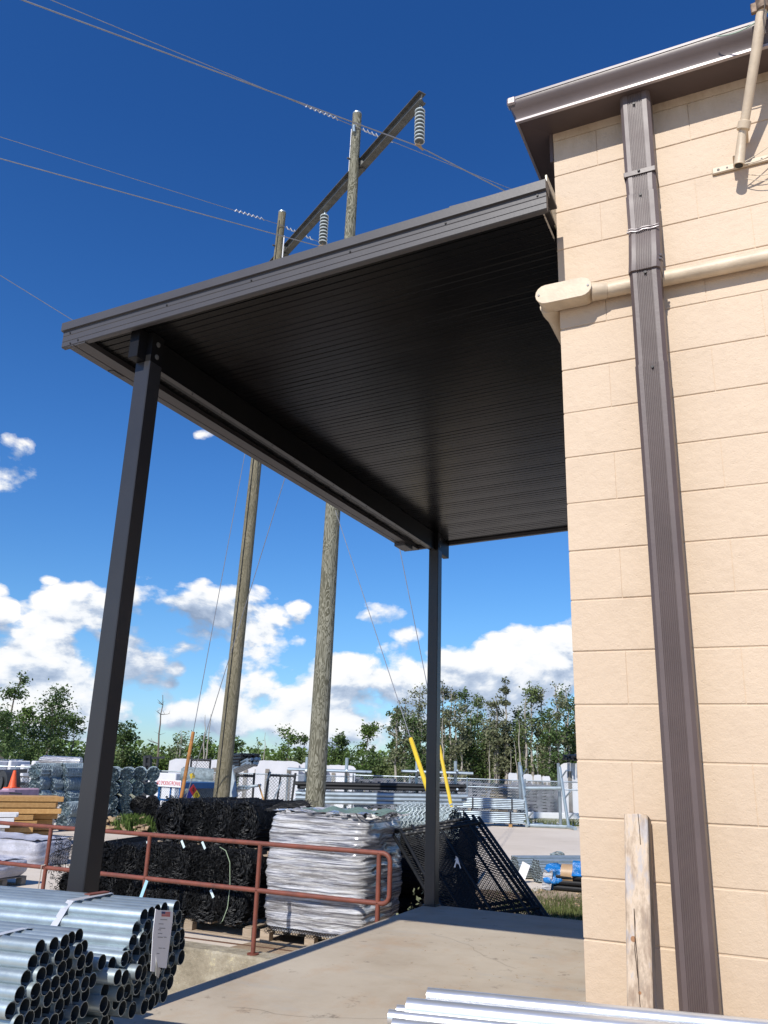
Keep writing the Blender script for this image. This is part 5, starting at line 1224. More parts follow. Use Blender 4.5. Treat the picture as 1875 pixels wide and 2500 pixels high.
b.beam(atd(561, 1868, 25.8), atd(575, 1948, 25.2), .17, .05, up=(0, 1, 0)); b.beam(atd(557, 1885, 25.9), atd(567, 1948, 25.4), .14, .05, up=(0, 1, 0)); tag(b.build('sheet_bundle', mat('pale_sheet', (.42, .48, .50), .5, .2), at=tuple(p0)), 'pale grey sheets leaning on the right of the farther pole', 'sheet')

# ------------------------------------------------------------------ grey rolls stacked at the left
gA = make_roll('grey_mesh_roll', .205, 1.15, M_GREYW, M_GREYS, 31, None, 0, turns=6, step=.05, zig=.016)
gB = make_roll('grey_mesh_roll', .205, 1.15, M_GREYW, M_GREYS, 32, None, 0, turns=6, step=.05, zig=.016)
for T in (gA, gB):
    roll_lattice(.207, 1.13, .005, .085, sd=3, over=.02).build('wire_lattice', M_GREYW, T, smooth=False)
GG = 'grey chain link rolls stacked in the yard'
rg_ = random.Random(2); ords_ = ['left', 'middle', 'right']
LROWS = [('top', 1882, (82, 113, 146)), ('second', 1914, (84, 115, 149)), ('third', 1947, (87, 119, 152)), ('bottom', 1979, (158, 190)), ('ground', 2010, (150, 182))]
for (nm, v, us) in LROWS:
    for i, u in enumerate(us):
        q = atd(u, v, 24.6+.25*i); T = put([gA, gB][(i+v) % 2], (q.x+.45*math.sin(R(-12)), q.y+.60, q.z), R(8)+rg_.uniform(-.05, .05), 'grey mesh roll in the left stack, %s row, %s' % (nm, ords_[i] if len(us) > 2 else ['left', 'right'][i]), GG, rg_.uniform(0, 6), sc_=(1, 1, 1))
RROWS = [('top', 1890, (204, 240, 279, 312, 343, 375), 4), ('second', 1926, (206, 238, 276, 307, 338, 371), 4), ('third', 1961, (208, 240, 274, 305), 4), ('bottom', 1994, (210, 242, 276, 309), 4)]
for (nm, v, us, _) in RROWS:
    for i, u in enumerate(us):
        q = atd(u, v, 26.2+.12*i); T = put([gA, gB][(i+v) % 2], (q.x-.40, q.y+.45, q.z), R(38)+rg_.uniform(-.05, .05), 'grey mesh roll, right stack behind the near post, %s row, %s' % (nm, ordn[i]), GG, rg_.uniform(0, 6), sc_=(1.0, 1, 1))
for i, (u, v) in enumerate([(340, 1962), (370, 1963), (343, 1992), (375, 1994), (300, 2014), (335, 2016)]):
    q = atd(u, v, 25.6); put([brA, brB][i % 2], tuple(q), R(38), 'dark mesh roll at the lower right of the grey stack, ' + ['upper left', 'upper right', 'middle left', 'middle right', 'low left', 'low right'][i], 'dark rolls by the grey stack', i*1.3, sc_=(1.05, 1, 1.05))
# wrapped white roll on top of the left stack
b = MB(); p = aty(420/4.173, 1620+985/4.173, 15.2); b.tube([p, p+Vector((.1, 0, 0)), p+Vector((1.1, .45, -.02))], [.10, .14, .14], 14); tag(b.build('wrapped_roll', M_WRAP, at=tuple(p)), 'film wrapped pale roll lying on top of the left grey stack', 'roll')
# big dull roll behind the cage
b = MB(); p = atd(440, 1893, 27.5); q = atd(520, 1899, 27.5); b.tube([p, p.lerp(q, .1), q], [.20, .27, .27], 18); tag(b.build('mesh_roll', M_GREYS, at=tuple(p)), 'large dull grey mesh roll lying behind the top of the blue cage', 'mesh roll')
b = MB(); p = atd(450, 1925, 27.2); q = atd(530, 1932, 27.2); b.tube([p, p.lerp(q, .1), q], [.22, .30, .30], 18); tag(b.build('mesh_roll', M_GREYS, at=tuple(p)), 'large dull grey mesh roll seen through the blue cage', 'mesh roll')
# white machine body behind the rolls
p = atd(404, 1893, 31); b = MB(); b.box((p.x-.5, p.y-.3, G), (p.x+.7, p.y+.8, p.z+.08)); b.box((p.x-.48, p.y-.32, p.z-.25), (p.x+.68, p.y-.29, p.z-.20)); tag(b.build('white_cabinet', M_VINYL, at=(p.x, p.y, G), bevel=.02), 'white cabinet between the grey rolls and the blue cage', 'cabinet')
# forklift mast
fm = thing('forklift', 'dark forklift mast with carriage rising behind the grey rolls', 'forklift', tuple(atd(363, 1900, 33)))
def bl(u0, v0, u1, v1, D, w_, name='mast_rail', par=fm, m=M_TRUCK):
    p, q = atd(u0, v0, D), atd(u1, v1, D); b = MB(); b.beam(p, q, w_, w_, up=(0, 1, .01)); return b.build(name, m, par)
bl(354, 1900, 355, 1846, 33, .12); bl(365, 1900, 366, 1846, 33, .12); bl(353, 1848, 370, 1847, 33, .10, 'crosshead'); bl(354, 1866, 366, 1866, 33, .10, 'crosshead')
bl(366, 1851, 402, 1849, 33, .07, 'boom'); bl(383, 1876, 386, 1851, 33, .06, 'hose_rail')
p = atd(362, 1905, 33); b = MB(); b.box((p.x-.6, p.y, G), (p.x+.9, p.y+1.4, p.z-.0)); b.build('truck_body', M_TRUCK, fm, bevel=.08)

# ------------------------------------------------------------------ timber, tarp, scraps
lt = thing('lumber_stack', 'stack of yellow pine boards lying behind the railing at the far left', 'lumber', (-15.5, 11.8, G))
r_l = random.Random(6)
la, lb = atd(-60, 2035, 19.3), atd(140, 2036, 19.5)
ddir = Vector((lb.x-la.x, lb.y-la.y, 0)).normalized(); dpr = Vector((-ddir.y, ddir.x, 0)); ce = Vector((lb.x, lb.y, 0))
ce = atd(138, 2036, 20.6); ce.z = 0
for j in range(8):
    for i in range(6 if j < 6 else 4):
        if 0 < i < 3 and j < 4: continue
        e = r_l.uniform(-.12, .05)-(.45 if j < 5 and i < 2 else 0); q = ce+ddir*e+dpr*(i*.17)+Vector((0, 0, G+.10+j*.125)); b = MB(); b.beam(q, q-ddir*4.5, .155, .105); b.build('board', M_LUMBER, lt, bevel=.006)
for e in (-.4, -2.6):
    q = ce+ddir*e+Vector((0, 0, G+.04)); b = MB(); b.beam(q-dpr*.1, q+dpr*1.1, .09, .08); b.build('bearer', M_PALLETG, lt)
pv = thing('vinyl_post_bundle', 'white vinyl posts in front of the pine boards at the far left', 'vinyl posts', (-16, 11, G))
for j in range(4):
    for i in range(2):
        q = ce-ddir*(1.15-.12*j+r_l.uniform(-.15, .15))-dpr*(.30+.14*i)+Vector((0, 0, G+.36+j*.105)); b = MB(); b.beam(q, q-ddir*3.5, .12, .09); b.build('vinyl_post', M_WHITE, pv, bevel=.006)
b = MB(); q = ce-ddir*1.1-dpr*.28; n = 14; vs = []
for j in range(n+1):
    for i in range(n+1):
        u, v = i/n, j/n; vs.append(q-ddir*(2.2*(1-u)-.3*(v**2)*u)-dpr*(.25*v+.08*math.sin(u*19)*v)+Vector((0, 0, G+.02+.33*(1-v)+.03*math.sin(u*27))))
b.add(vs, [(j*(n+1)+i, j*(n+1)+i+1, (j+1)*(n+1)+i+1, (j+1)*(n+1)+i) for j in range(n) for i in range(n)]); tag(b.build('plastic_sheet', M_WRAP, at=tuple(q), ang=60), 'crumpled pale plastic sheet below the white vinyl posts', 'plastic sheet')
q = ce-ddir*1.7-dpr*.75; b = MB(); b.beam(q+Vector((0, 0, G+.10)), q-ddir*2.5+Vector((0, 0, G+.10)), .3, .15); bx = b.build('cardboard_box', mat('cardboard', (.48, .33, .26), .8), at=tuple(q)); tag(bx, 'long flat cardboard box with a red end label at the far left', 'box')
b = MB(); b.box((-.001, -.12, G+.05), (.003, .12, G+.15)); b.cur = 0
e_ = b.build('end_label', M_RED); e_.location = (q.x+.003, q.y, 0); e_.rotation_euler.z = math.atan2(ddir.y, ddir.x); adopt(e_, bx)
# film wrapped pallet at the left edge behind the railing
M_WRAPW = mat('milky_wrap', (.50, .50, .56), .3, 0, .2, 4, .8, 12, bdist=.03)
wrapped(-13.6, -11.45, 8.3, 9.2, G+.0, -.30, 'low_wrapped_pallet', 'low load in milky white film at the left edge behind the railing', M_WRAPW, amp=.03, nu=90, nvv=20, sd=5)
wrapped(-12.1, -9.95, 6.0, 6.8, G+.13, -.36, 'low_wrapped_pallet', 'milky white wrapped load nearest the left railing post', M_WRAPW, amp=.03, nu=90, nvv=20, sd=9)
pallet(-12.1, -9.95, 6.0, 6.8, G, 'pallet under the milky white wrapped load', M_PALLETG)
b = MB(); b.box((-15.4, 11.2, G), (-14.2, 11.5, G+.10)); tag(b.build('concrete_kerb', M_YARD, at=(-15, 11.3, G), bevel=.02), 'short concrete kerb behind the mesh at the near post', 'kerb')
# scrap timber between the near post and the cage
r_s = random.Random(13)
for i in range(16):
    x, y = -16.0+r_s.uniform(-.55, .45), 15.3+r_s.uniform(-.4, .4); a = r_s.uniform(0, 3.14); tl = r_s.uniform(-.15, .35); L = r_s.uniform(.5, 1.1)
    p = Vector((x, y, G+.05+r_s.uniform(0, .28))); d = Vector((math.cos(a), math.sin(a)*.5, tl))*L/2; b = MB(); b.beam(p-d, p+d, .10, .04); tag(b.build('scrap_board', M_SCRAP, at=tuple(p), bevel=.003), '%s broken board in the scrap heap right of the near canopy post' % ('long' if L > .8 else 'short'), 'scrap wood', 'scrap boards right of the near post')
for i, (u0, v0, u1, v1) in enumerate([(290, 2030, 293, 1997), (303, 2030, 312, 2004), (296, 2028, 303, 2000)]):
    p, q = atd(u0, v0, 25), atd(u1, v1, 25); b = MB(); b.beam(p, q, .17, .04, up=(0, 1, 0)); tag(b.build('scrap_board', M_PALLETG, at=tuple(p)), ['broad grey board standing upright in the scrap heap', 'slanting board at the right of the upright grey board', 'thin board just behind the upright grey board'][i], 'scrap wood')
for i in range(14):
    p = atd(352+r_s.uniform(-14, 14), 2020+r_s.uniform(-3, 8), 24.5); a = R(-60)+r_s.uniform(-.25, .25); d = Vector((math.cos(a), math.sin(a), 0))*.3; b = MB(); z = G+.05+.045*(i % 4); p.z = z; b.beam(p-d, p+d, .08, .045)
    tag(b.build('scrap_board', M_SCRAP, at=tuple(p)), 'short split board in the small pile before the blue cage', 'scrap wood', 'split boards before the blue cage')
p = atd(330, 2018, 25); 
def grass_clump(c, rx, ry, h, n, name, label, m=L_MID):
    b = MB(); r_ = random.Random(n)
    for i in range(n):
        x, y = c[0]+r_.gauss(0, rx*.5), c[1]+r_.gauss(0, ry*.5); hh = h*r_.uniform(.4, 1.1)*(1-min(.7, ((x-c[0])/rx)**2*.5)); a = r_.random()*6.28; dx, dy = math.cos(a)*hh*.35, math.sin(a)*hh*.35; w_ = .012
        px, py = -math.sin(a)*w_, math.cos(a)*w_; b.add([(x-px, y-py, c[2]), (x+px, y+py, c[2]), (x+dx*.5+px*.7, y+dy*.5+py*.7, c[2]+hh*.7), (x+dx, y+dy, c[2]+hh), (x+dx*.5-px*.7, y+dy*.5-py*.7, c[2]+hh*.7)], [(0, 1, 2, 3, 4)])
    o = b.build(name, m, at=tuple(c), smooth=False, raw=True); return o
tag(grass_clump((p.x, p.y, G), .65, .4, .45, 1500, 'weed_clump', '', L_MID), 'feathery green weed clump between the scrap heap and the cage', 'weeds')
b = MB(); r_g = random.Random(77)
def blades(b, cx, cy, rx, ry, n, h, z=G):
    for i in range(n):
        x, y = cx+r_g.gauss(0, rx), cy+r_g.gauss(0, ry); hh = h*r_g.uniform(.3, 1.1); a = r_g.random()*6.28; w_ = .006; px, py = -math.sin(a)*w_, math.cos(a)*w_; dx, dy = math.cos(a)*hh*.5, math.sin(a)*hh*.5
        b.add([(x-px, y-py, z), (x+px, y+py, z), (x+dx, y+dy, z+hh)], [(0, 1, 2)])
blades(b, -2.2, 9.3, .5, .30, 3600, .09); blades(b, -2.55, 10.2, .35, .25, 700, .07); blades(b, -2.0, 10.7, .4, .3, 600, .06); blades(b, -3.2, 11.0, .3, .3, 300, .05)
blades(b, -1.0, 9.0, 1.2, .8, 2500, .08)
stuff(b.build('grass', L_GRASS, smooth=False, raw=True))
b = MB()
for i in range(70): x, y = r_g.uniform(-3.6, -1.4), r_g.uniform(9.4, 11.4); s_ = r_g.uniform(.01, .035); b.box((x, y, G), (x+s_*1.6, y+s_, G+s_*.5))
stuff(b.build('debris', M_SCRAP))
b = MB()
for i in range(2500):
    x = r_g.uniform(-14, 6); y = 29.3+(x+6.2)*.33+r_g.gauss(0, .35); hh = r_g.uniform(.05, .25); w_ = .03; b.add([(x-w_, y, G), (x+w_, y, G), (x+r_g.uniform(-.1, .1), y, G+hh)], [(0, 1, 2)])
stuff(b.build('grass', L_GRASS, smooth=False, raw=True))
# flecks and chips on the dock
b = MB(); rc = random.Random(5)
for i in range(70):
    u, v = rc.uniform(1000, 1420), rc.uniform(2270, 2420); p = atz(u, v, .0008); a = rc.uniform(0, 3.1); s_ = rc.uniform(.004, .014); dx, dy = math.cos(a)*s_, math.sin(a)*s_
    b.add([(p.x-dx, p.y-dy, .0008), (p.x+dy*.3, p.y-dx*.3, .001), (p.x+dx, p.y+dy, .003), (p.x-dy*.3, p.y+dx*.3, .001)], [(0, 1, 2, 3)])
stuff(b.build('debris', M_SCRAP, raw=True))

b = MB(); rk_ = random.Random(41)
for (x, y, a, n_) in ((-1.9, .6, .5, 16), (-.9, 2.2, 2.4, 14), (-.35, 1.2, 1.3, 10)):
    p = Vector((x, y, .0012)); q = []
    for i in range(n_): q.append(p.copy()); a += rk_.uniform(-.5, .5); p = p+Vector((math.cos(a), math.sin(a), 0))*.09
    for i in range(n_-1):
        d = (q[i+1]-q[i]).normalized(); e = Vector((-d.y, d.x, 0))*.0011; b.add([q[i]-e, q[i+1]-e, q[i+1]+e, q[i]+e], [(0, 1, 2, 3)])
stuff(b.build('hairline_cracks', mat('crack_grime', (.26, .21, .16), .9), smooth=False))

# ------------------------------------------------------------------ propane cage
cg = thing('propane_cage', 'blue steel propane cage with a white warning sign and hazard diamond', 'cage', (0, 0, 0))
DC = 24.0
c0 = atd(381, 2019, 26.3)
fl = atd(392, 1912, 26.0); fr_ = atd(446, 1912, 25.2); br_ = atd(541, 1912, 24.2+2.2)
Pf0 = Vector((fl.x, fl.y, 0)); Pf1 = Vector((fr_.x, fr_.y, 0)); Pb1 = Vector((br_.x, br_.y, 0)); Pb0 = Pf0+(Pb1-Pf1)
zT = atd(420, 1913, 25.5).z
cg.location = (Pf0.x, Pf0.y, G)
for P in (Pf0, Pf1, Pb1, Pb0):
    b = MB(); b.beam(P+Vector((0, 0, G)), P+Vector((0, 0, zT)), .07 if P is not Pf1 else .14, .07, up=(0, 1, 0)); b.build('corner_post', M_BLUE, cg)
for P, Q in ((Pf0, Pf1), (Pf1, Pb1), (Pb1, Pb0), (Pb0, Pf0)):
    for z, h_ in ((zT-.04, .16), (G+.10, .10), (G+.78, .05)):
        if z > G+.7 and z < zT-.1 and P is not Pf0 : continue
        b = MB(); b.beam(P+Vector((0, 0, z)), Q+Vector((0, 0, z)), .05, h_); b.build('frame_bar', M_BLUE, cg)
b = MB(); b.beam(Pf0.lerp(Pf1, .5)+Vector((0, 0, G)), Pf0.lerp(Pf1, .5)+Vector((0, 0, zT)), .04, .04, up=(0, 1, 0)); b.build('door_stile', M_BLUE, cg)
for P, Q, nm in ((Pf0, Pf1, 'front_mesh'), (Pf1, Pb1, 'side_mesh'), (Pb0, Pb1, 'back_mesh')):
    b = MB(); link_fill(b, P+Vector((0, 0, G+.05)), Q-P, (0, 0, 1), (Q-P).length, zT-G-.1, .085, .0045); b.build(nm, M_STEELF, cg, smooth=False)
b = MB(); b.add([Pf0+Vector((0, 0, zT+.01)), Pf1+Vector((0, 0, zT+.01)), Pb1+Vector((0, 0, zT+.01)), Pb0+Vector((0, 0, zT+.01))]+[p+Vector((0, 0, zT+.04)) for p in (Pf0, Pf1, Pb1, Pb0)], [(0,3,2,1),(4,5,6,7),(0,1,5,4),(1,2,6,5),(2,3,7,6),(3,0,4,7)]); b.build('cage_roof', M_BLUE, cg)
dfr = (Pf1-Pf0).normalized(); nfr = Vector((dfr.y, -dfr.x, 0)); wl = (Pf1-Pf0).length
ctr = Pf0.lerp(Pf1, .49)+Vector((0, 0, zT-.0)); ss = .17
b = MB(); b.beam(ctr-dfr*wl*.53+nfr*.055, ctr+dfr*wl*.51+nfr*.055, .012, .19); sg = b.build('warning_sign', M_WHITEP, cg)
ang_ = math.atan2(dfr.y, dfr.x)
bars_text('NO SMOKING', .165, M_RED, ctr-dfr*wl*.26+nfr*.064, (R(90), 0, ang_), sg).scale = (.62, 1.0, 1)
bars_text('PROPANE', .165, M_RED, ctr+dfr*wl*.29+nfr*.064, (R(90), 0, ang_), sg).scale = (.58, 1.0, 1)
dsd = (Pb1-Pf1).normalized(); nsd = Vector((dsd.y, -dsd.x, 0)); dc = atd(492, 1944, 25.2); dc = Pf1+dsd*((Vector((dc.x, dc.y, 0))-Pf1).dot(dsd))+Vector((0, 0, dc.z))+nsd*.06
s_ = .155; ad = math.atan2(dsd.y, dsd.x)
for (dx, dz, m, ch, cm) in ((0, s_, M_RED, '4', M_BLK), (-s_, 0, M_DBLUE, '', None), (s_, 0, M_SIGNY, '0', M_BLK), (0, -s_, M_WHITEP, '', None)):
    c_ = dc+dsd*dx+Vector((0, 0, dz)); b = MB(); P = [c_+Vector((0, 0, s_)), c_+dsd*s_, c_-Vector((0, 0, s_)), c_-dsd*s_]; Q = [p-nsd*.01 for p in P]
    b.add(P+Q, [(0, 1, 2, 3), (7, 6, 5, 4), (0, 1, 5, 4), (1, 2, 6, 5), (2, 3, 7, 6), (3, 0, 4, 7)]); hd = b.build('hazard_diamond', m, cg, smooth=False)
    if ch: bars_text(ch, .20, cm, c_+nsd*.004, (R(90), 0, ad), hd)
for i in range(4):                                  # gas bottles inside
    p = Pf0.lerp(Pf1, .2+.2*i)+(Pb0-Pf0)*.3; b = MB(); b.tube([p+Vector((0, 0, G+.12)), p+Vector((0, 0, G+.2)), p+Vector((0, 0, G+.5)), p+Vector((0, 0, G+.60)), p+Vector((0, 0, G+.66))], [.10, .15, .15, .09, .05], 14); b.tube([p+Vector((0, 0, G+.64)), p+Vector((0, 0, G+.74))], .07, 10)
    tag(b.build('gas_bottle', M_VINYL, at=tuple(p)), 'pale propane bottle standing inside the blue cage', 'gas bottle', 'propane bottles in the cage')
for i, (u, v0, v1, D) in enumerate([(471, 1888, 1900, 26.2), (459, 1915, 1920, 26.2)]):
    p, q = atd(u, v1, D), atd(u-3, v0, D); b = MB(); b.beam(p, q, .10, .09, up=(0, 1, 0)); tag(b.build('yellow_marker', M_YELLOW, at=tuple(p)), ['yellow plastic marker sticking up behind the cage roof', 'yellow strap end under the cage roof'][i], 'marker')

# ------------------------------------------------------------------ odds and ends at the far left
p = atd(30, 1923, 24); cone = thing('traffic_cone', 'orange traffic cone on the pink wrapped stack at the far left', 'traffic cone', tuple(p))
b = MB(); b.tube([p, p+Vector((0, 0, .05)), p+Vector((0, 0, .42))], [.12, .10, .035], 12); b.build('cone_body', M_CONE, cone); b = MB(); b.box(tuple(p+Vector((-.15, -.15, -.02))), tuple(p+Vector((.15, .15, .01)))); b.build('cone_base', M_CONE, cone)
for i, (u0, u1, v0, v1, D) in enumerate([(14, 60, 1925, 1949, 23.5), (-60, 12, 1930, 1962, 23)]):
    a, c_ = atd(u0, v1, D), atd(u1, v0, D); b = MB(); b.box((a.x, a.y-.2, a.z), (c_.x, a.y+.8, c_.z)); o = tag(b.build('pink_pallet_load', M_PINK, at=tuple(a), bevel=.03), ['pink wrapped load under the orange cone', 'pink wrapped load cut by the left edge'][i], 'wrapped load')
    if i == 0:
        for k in range(4): bb = MB(); z = c_.z-.10-.10*k; bb.box((a.x+.35, a.y-.215, z-.02), (a.x+.75, a.y-.201, z+.02)); bb.build('printed_bar', M_TRUCK, o)
# foundation block so the pink loads stand on something
a = atd(-60, 1962, 23); b = MB(); b.box((a.x-.5, a.y-.1, G), (a.x+1.6, a.y+1.0, a.z-.002)); tag(b.build('concrete_block', M_YARD, at=tuple(a), bevel=.02), 'low concrete block under the pink wrapped loads', 'block')
p = atd(3, 1912, 25); b = MB(); b.tube([p, p+Vector((.1, .35, 0))], .32, 20); b.tube([p+Vector((-.01, -.02, 0)), p+Vector((0, .0, 0))], .17, 16); tag(b.build('truck_wheel', M_TRUCK, at=tuple(p)), 'dark wheel of a parked trailer cut by the left edge', 'wheel')
b = MB(); p = atd(-40, 1885, 27); q = atd(66, 1882, 27); b.beam(p, q, .6, .10); b.beam(p+Vector((0, 0, -.35)), q+Vector((0, 0, -.35)), .5, .08)
for t_ in (.2, .5, .8): b.beam(p.lerp(q, t_)+Vector((0, 0, -.4)), p.lerp(q, t_), .08, .08, up=(0, 1, 0))
tag(b.build('trailer_frame', M_TRUCK, at=tuple(p)), 'dark trailer frame behind the fence at the far left', 'trailer')
wh = thing('white_shed', 'long low white roofed shed beyond the trailer at the far left', 'shed', tuple(atd(-60, 1860, 62)))
a, c_ = atd(-120, 1853, 62), atd(62, 1857, 62); a.z = G; c_.z = G; zt_ = atd(0, 1853, 62).z; d = (c_-a).normalized(); pr = Vector((-d.y, d.x, 0))
b = MB(); b.add([a, c_, c_+pr*8, a+pr*8]+[x+Vector((0, 0, zt_-.45-G)) for x in (a, c_, c_+pr*8, a+pr*8)], [(0,3,2,1),(4,5,6,7),(0,1,5,4),(1,2,6,5),(2,3,7,6),(3,0,4,7)]); b.build('wall', M_VINYL, wh)
b = MB(); e = -pr*.4; b.add([a+e+Vector((0, 0, zt_-.5-G)), c_+e+Vector((0, 0, zt_-.5-G)), c_+pr*4+Vector((0, 0, zt_-G)), a+pr*4+Vector((0, 0, zt_-G)), c_+pr*8.4+Vector((0, 0, zt_-.5-G)), a+pr*8.4+Vector((0, 0, zt_-.5-G))], [(0, 1, 2, 3), (3, 2, 4, 5)]); b.build('roof', M_ROOFW, wh, smooth=False)
for i, (u0, u1, v0, v1) in enumerate([(-20, 14, 1858, 1876), (17, 36, 1857, 1875), (48, 70, 1867, 1876), (74, 98, 1858, 1874)]):
    a, c_ = atd(u0, v1, 45), atd(u1, v0, 45); b = MB(); b.box((a.x, a.y, G+.6), (c_.x, a.y+1.2, c_.z)); tag(b.build('white_goods_box', M_VINYL, at=tuple(a), bevel=.04), 'white wrapped goods before the shed, ' + ['cut by the left edge', 'second from the left edge', 'low third one', 'right one beside the grey rolls'][i], 'wrapped goods')
    b = MB(); b.box((a.x-.1, a.y+.05, G), (c_.x+.1, a.y+1.25, G+.599)); tag(b.build('stacked_pallets', M_TRUCK, at=tuple(a)), 'dark base under the white wrapped goods, ' + ['at the left edge', 'second', 'third', 'fourth'][i], 'pallet')
b = MB(); a, c_ = atd(215, 1892, 50), atd(420, 1897, 50); b.beam(Vector((a.x, a.y, G)), Vector((a.x, a.y, a.z)), .1, .1)
b.add([Vector((a.x, a.y, G)), Vector((c_.x, c_.y, G)), Vector((c_.x, c_.y, c_.z)), Vector((a.x, a.y, a.z)), Vector((a.x, a.y+.1, G)), Vector((c_.x, c_.y+.1, G)), Vector((c_.x, c_.y+.1, c_.z)), Vector((a.x, a.y+.1, a.z))], [(0,3,2,1),(4,5,6,7),(0,1,5,4),(1,2,6,5),(2,3,7,6),(3,0,4,7)])
tag(b.build('screen_fence', mat('dark_green_screen', (.02, .055, .04), .8), at=(a.x, a.y, G)), 'dark green screened fence beyond the grey rolls', 'fence')

# ------------------------------------------------------------------ trees
def tree(u, vtop, D, wpx, kind, label, group=None, leaf=None, sd=0, base=.0, lean=0, gaps=.3, n=None, trunks=1, trunkvis=.3):
    """kind: 'round', 'tall', 'ragged', 'dead', 'snag', 'bush'"""
    r_ = random.Random(sd*131+7); top = atd(u, vtop, D); H = top.z-G; wd = wpx/F*D; x0, y0 = top.x, top.y
    T = thing('tree' if kind not in ('dead', 'snag', 'bush') else {'dead': 'dead_tree', 'snag': 'tree_snag', 'bush': 'bush'}[kind], label, 'bush' if kind == 'bush' else 'tree', (x0, y0, G), group)
    O = Vector((x0, y0, G)); b = MB(); tips = []
    def limb(p, d, L, r0, depth):
        n_ = 5; P = [p]; q = p.copy(); dd = d.copy()
        for i in range(n_):
            dd = (dd+Vector((r_.uniform(-.18, .18), r_.uniform(-.18, .18), r_.uniform(-.05, .15)))).normalized(); q = q+dd*L/n_; P.append(q.copy())
        b.tube(P, [r0*(1-.75*i/n_) for i in range(n_+1)], 5, cap=False); tips.append((P[-1], depth)); tips.append((P[3], depth))
        if depth > 0:
            for k in range(2+(depth > 1)):
                s_ = r_.choice(P[2:5]); a = r_.random()*6.28; limb(s_, (dd*.5+Vector((math.cos(a), math.sin(a), r_.uniform(.1, .7)))).normalized(), L*.55, r0*.5, depth-1)
    rb_ = max(.05, H*.016)
    if kind == 'bush':
        for k in range(4): a = r_.random()*6.28; limb(O+Vector((math.cos(a)*.2, math.sin(a)*.2, 0)), Vector((math.cos(a)*.5, math.sin(a)*.5, 1)).normalized(), H*.6, .05, 1)
    else:
        for tk in range(trunks):
            oo = O+Vector((r_.uniform(-.3, .3)*wd*(tk > 0), r_.uniform(-.3, .3), 0)); hh = H*(1 if tk == 0 else r_.uniform(.6, .95)); n_ = 9; P = [oo+Vector((lean*(i/n_)**1.5+r_.uniform(-.012, .012)*H, r_.uniform(-.01, .01)*H, hh*.97*i/n_)) for i in range(n_+1)]
            P[0] = oo; b.tube(P, [rb_*(1-.8*i/n_) for i in range(n_+1)], 7, cap=False); tips.append((P[-1], 0)); tips.append((P[-2], 0))
            nb = {'tall': 10, 'round': 12, 'ragged': 8, 'dead': 9, 'snag': 0}[kind]
            for k in range(nb):
                s_ = P[r_.randint(max(2, int(n_*trunkvis)), n_-1)]; a = r_.random()*6.28; el_ = r_.uniform(.1, .8) if kind != 'dead' else r_.uniform(-.1, .4)
                limb(s_, Vector((math.cos(a), math.sin(a), el_)).normalized(), wd*.5*(.8 if kind != 'dead' else .7)*r_.uniform(.5, 1), rb_*.30, 1 if kind != 'dead' else 1)
    b.build('trunk', M_BARKP if kind in ('tall', 'snag') else M_BARK, T)
    if kind in ('dead', 'snag'): return T
    lb_ = MB(); N_ = n or 1500; cl = []
    for (p, dd) in tips: cl.append((p, wd*r_.uniform(.07, .15)))
    if kind in ('round', 'bush'):
        for k in range(26 if kind == 'round' else 16):
            a = r_.random()*6.28; hz = r_.uniform(.25 if kind == 'round' else .1, .92); rad = wd*.5*math.sin(math.pi*min(1, (hz if kind == 'round' else .35+.6*hz)))**.6*r_.uniform(.1, .9)
            cl.append((O+Vector((math.cos(a)*rad+lean*hz, math.sin(a)*rad, H*hz)), wd*r_.uniform(.09, .17)))
    if kind == 'tall':
        for k in range(16):
            a = r_.random()*6.28; hz = r_.uniform(.12, .5) if k < 6 else r_.uniform(.45, .98); rad = wd*.38*r_.random(); cl.append((O+Vector((math.cos(a)*rad, math.sin(a)*rad, H*hz)), wd*r_.uniform(.07, .14)))
    sz = max(.12, min(.30, D*.0032)); tot = sum(c_[1] for c_ in cl)
    for (c_, rr) in cl:
        k = int(N_*rr/tot); g = r_.uniform(.5, 1.0)
        for i in range(k):
            g_ = .78 if kind in ('tall', 'ragged') else .6; o_ = Vector((r_.gauss(0, g_), r_.gauss(0, g_), r_.gauss(0, g_*.85))); p = c_+o_*rr
            if p.z < G+.05: continue
            u_ = Vector((r_.uniform(-1, 1), r_.uniform(-1, 1), r_.uniform(-.6, .8))).normalized(); v_ = u_.cross(Vector((r_.uniform(-1, 1), r_.uniform(-1, 1), r_.uniform(-1, 1)))).normalized(); s_ = sz*r_.uniform(.5, 1.35)
            lb_.add([p-u_*s_*.5, p+v_*s_*.28, p+u_*s_*.5, p-v_*s_*.28], [(0, 1, 2, 3)])
    lb_.build('crown', leaf or L_DARK, T, smooth=False, raw=True); return T
S_ = 0
def nx():
    global S_; S_ += 1; return S_
tree(138, 1682, 75, 150, 'round', 'tall dense dark tree left of the near canopy post', leaf=L_DARK, sd=nx(), n=4200, trunkvis=.1)
tree(96, 1790, 72, 120, 'round', 'lower bushy part of the trees left of the near post', leaf=L_DARK, sd=nx(), n=2400)
tree(190, 1745, 78, 60, 'ragged', 'small ragged tree touching the near post on its left', leaf=L_MID, sd=nx(), n=900)
tree(34, 1640, 70, 70, 'ragged', 'thin tree with a leafy tuft on top at the far left', leaf=L_DARK, sd=nx(), n=1500, lean=.6)
tree(8, 1730, 66, 130, 'round', 'broad dark tree cut by the left edge', leaf=L_DARK, sd=nx(), n=3200, trunkvis=.1)
tree(62, 1722, 74, 70, 'round', 'mid green tree between the tufted tree and the dense one', leaf=L_MID, sd=nx(), n=1800)
tree(309, 1770, 80, 75, 'round', 'rounded dark tree just right of the near post', leaf=L_DARK, sd=nx(), n=2000)
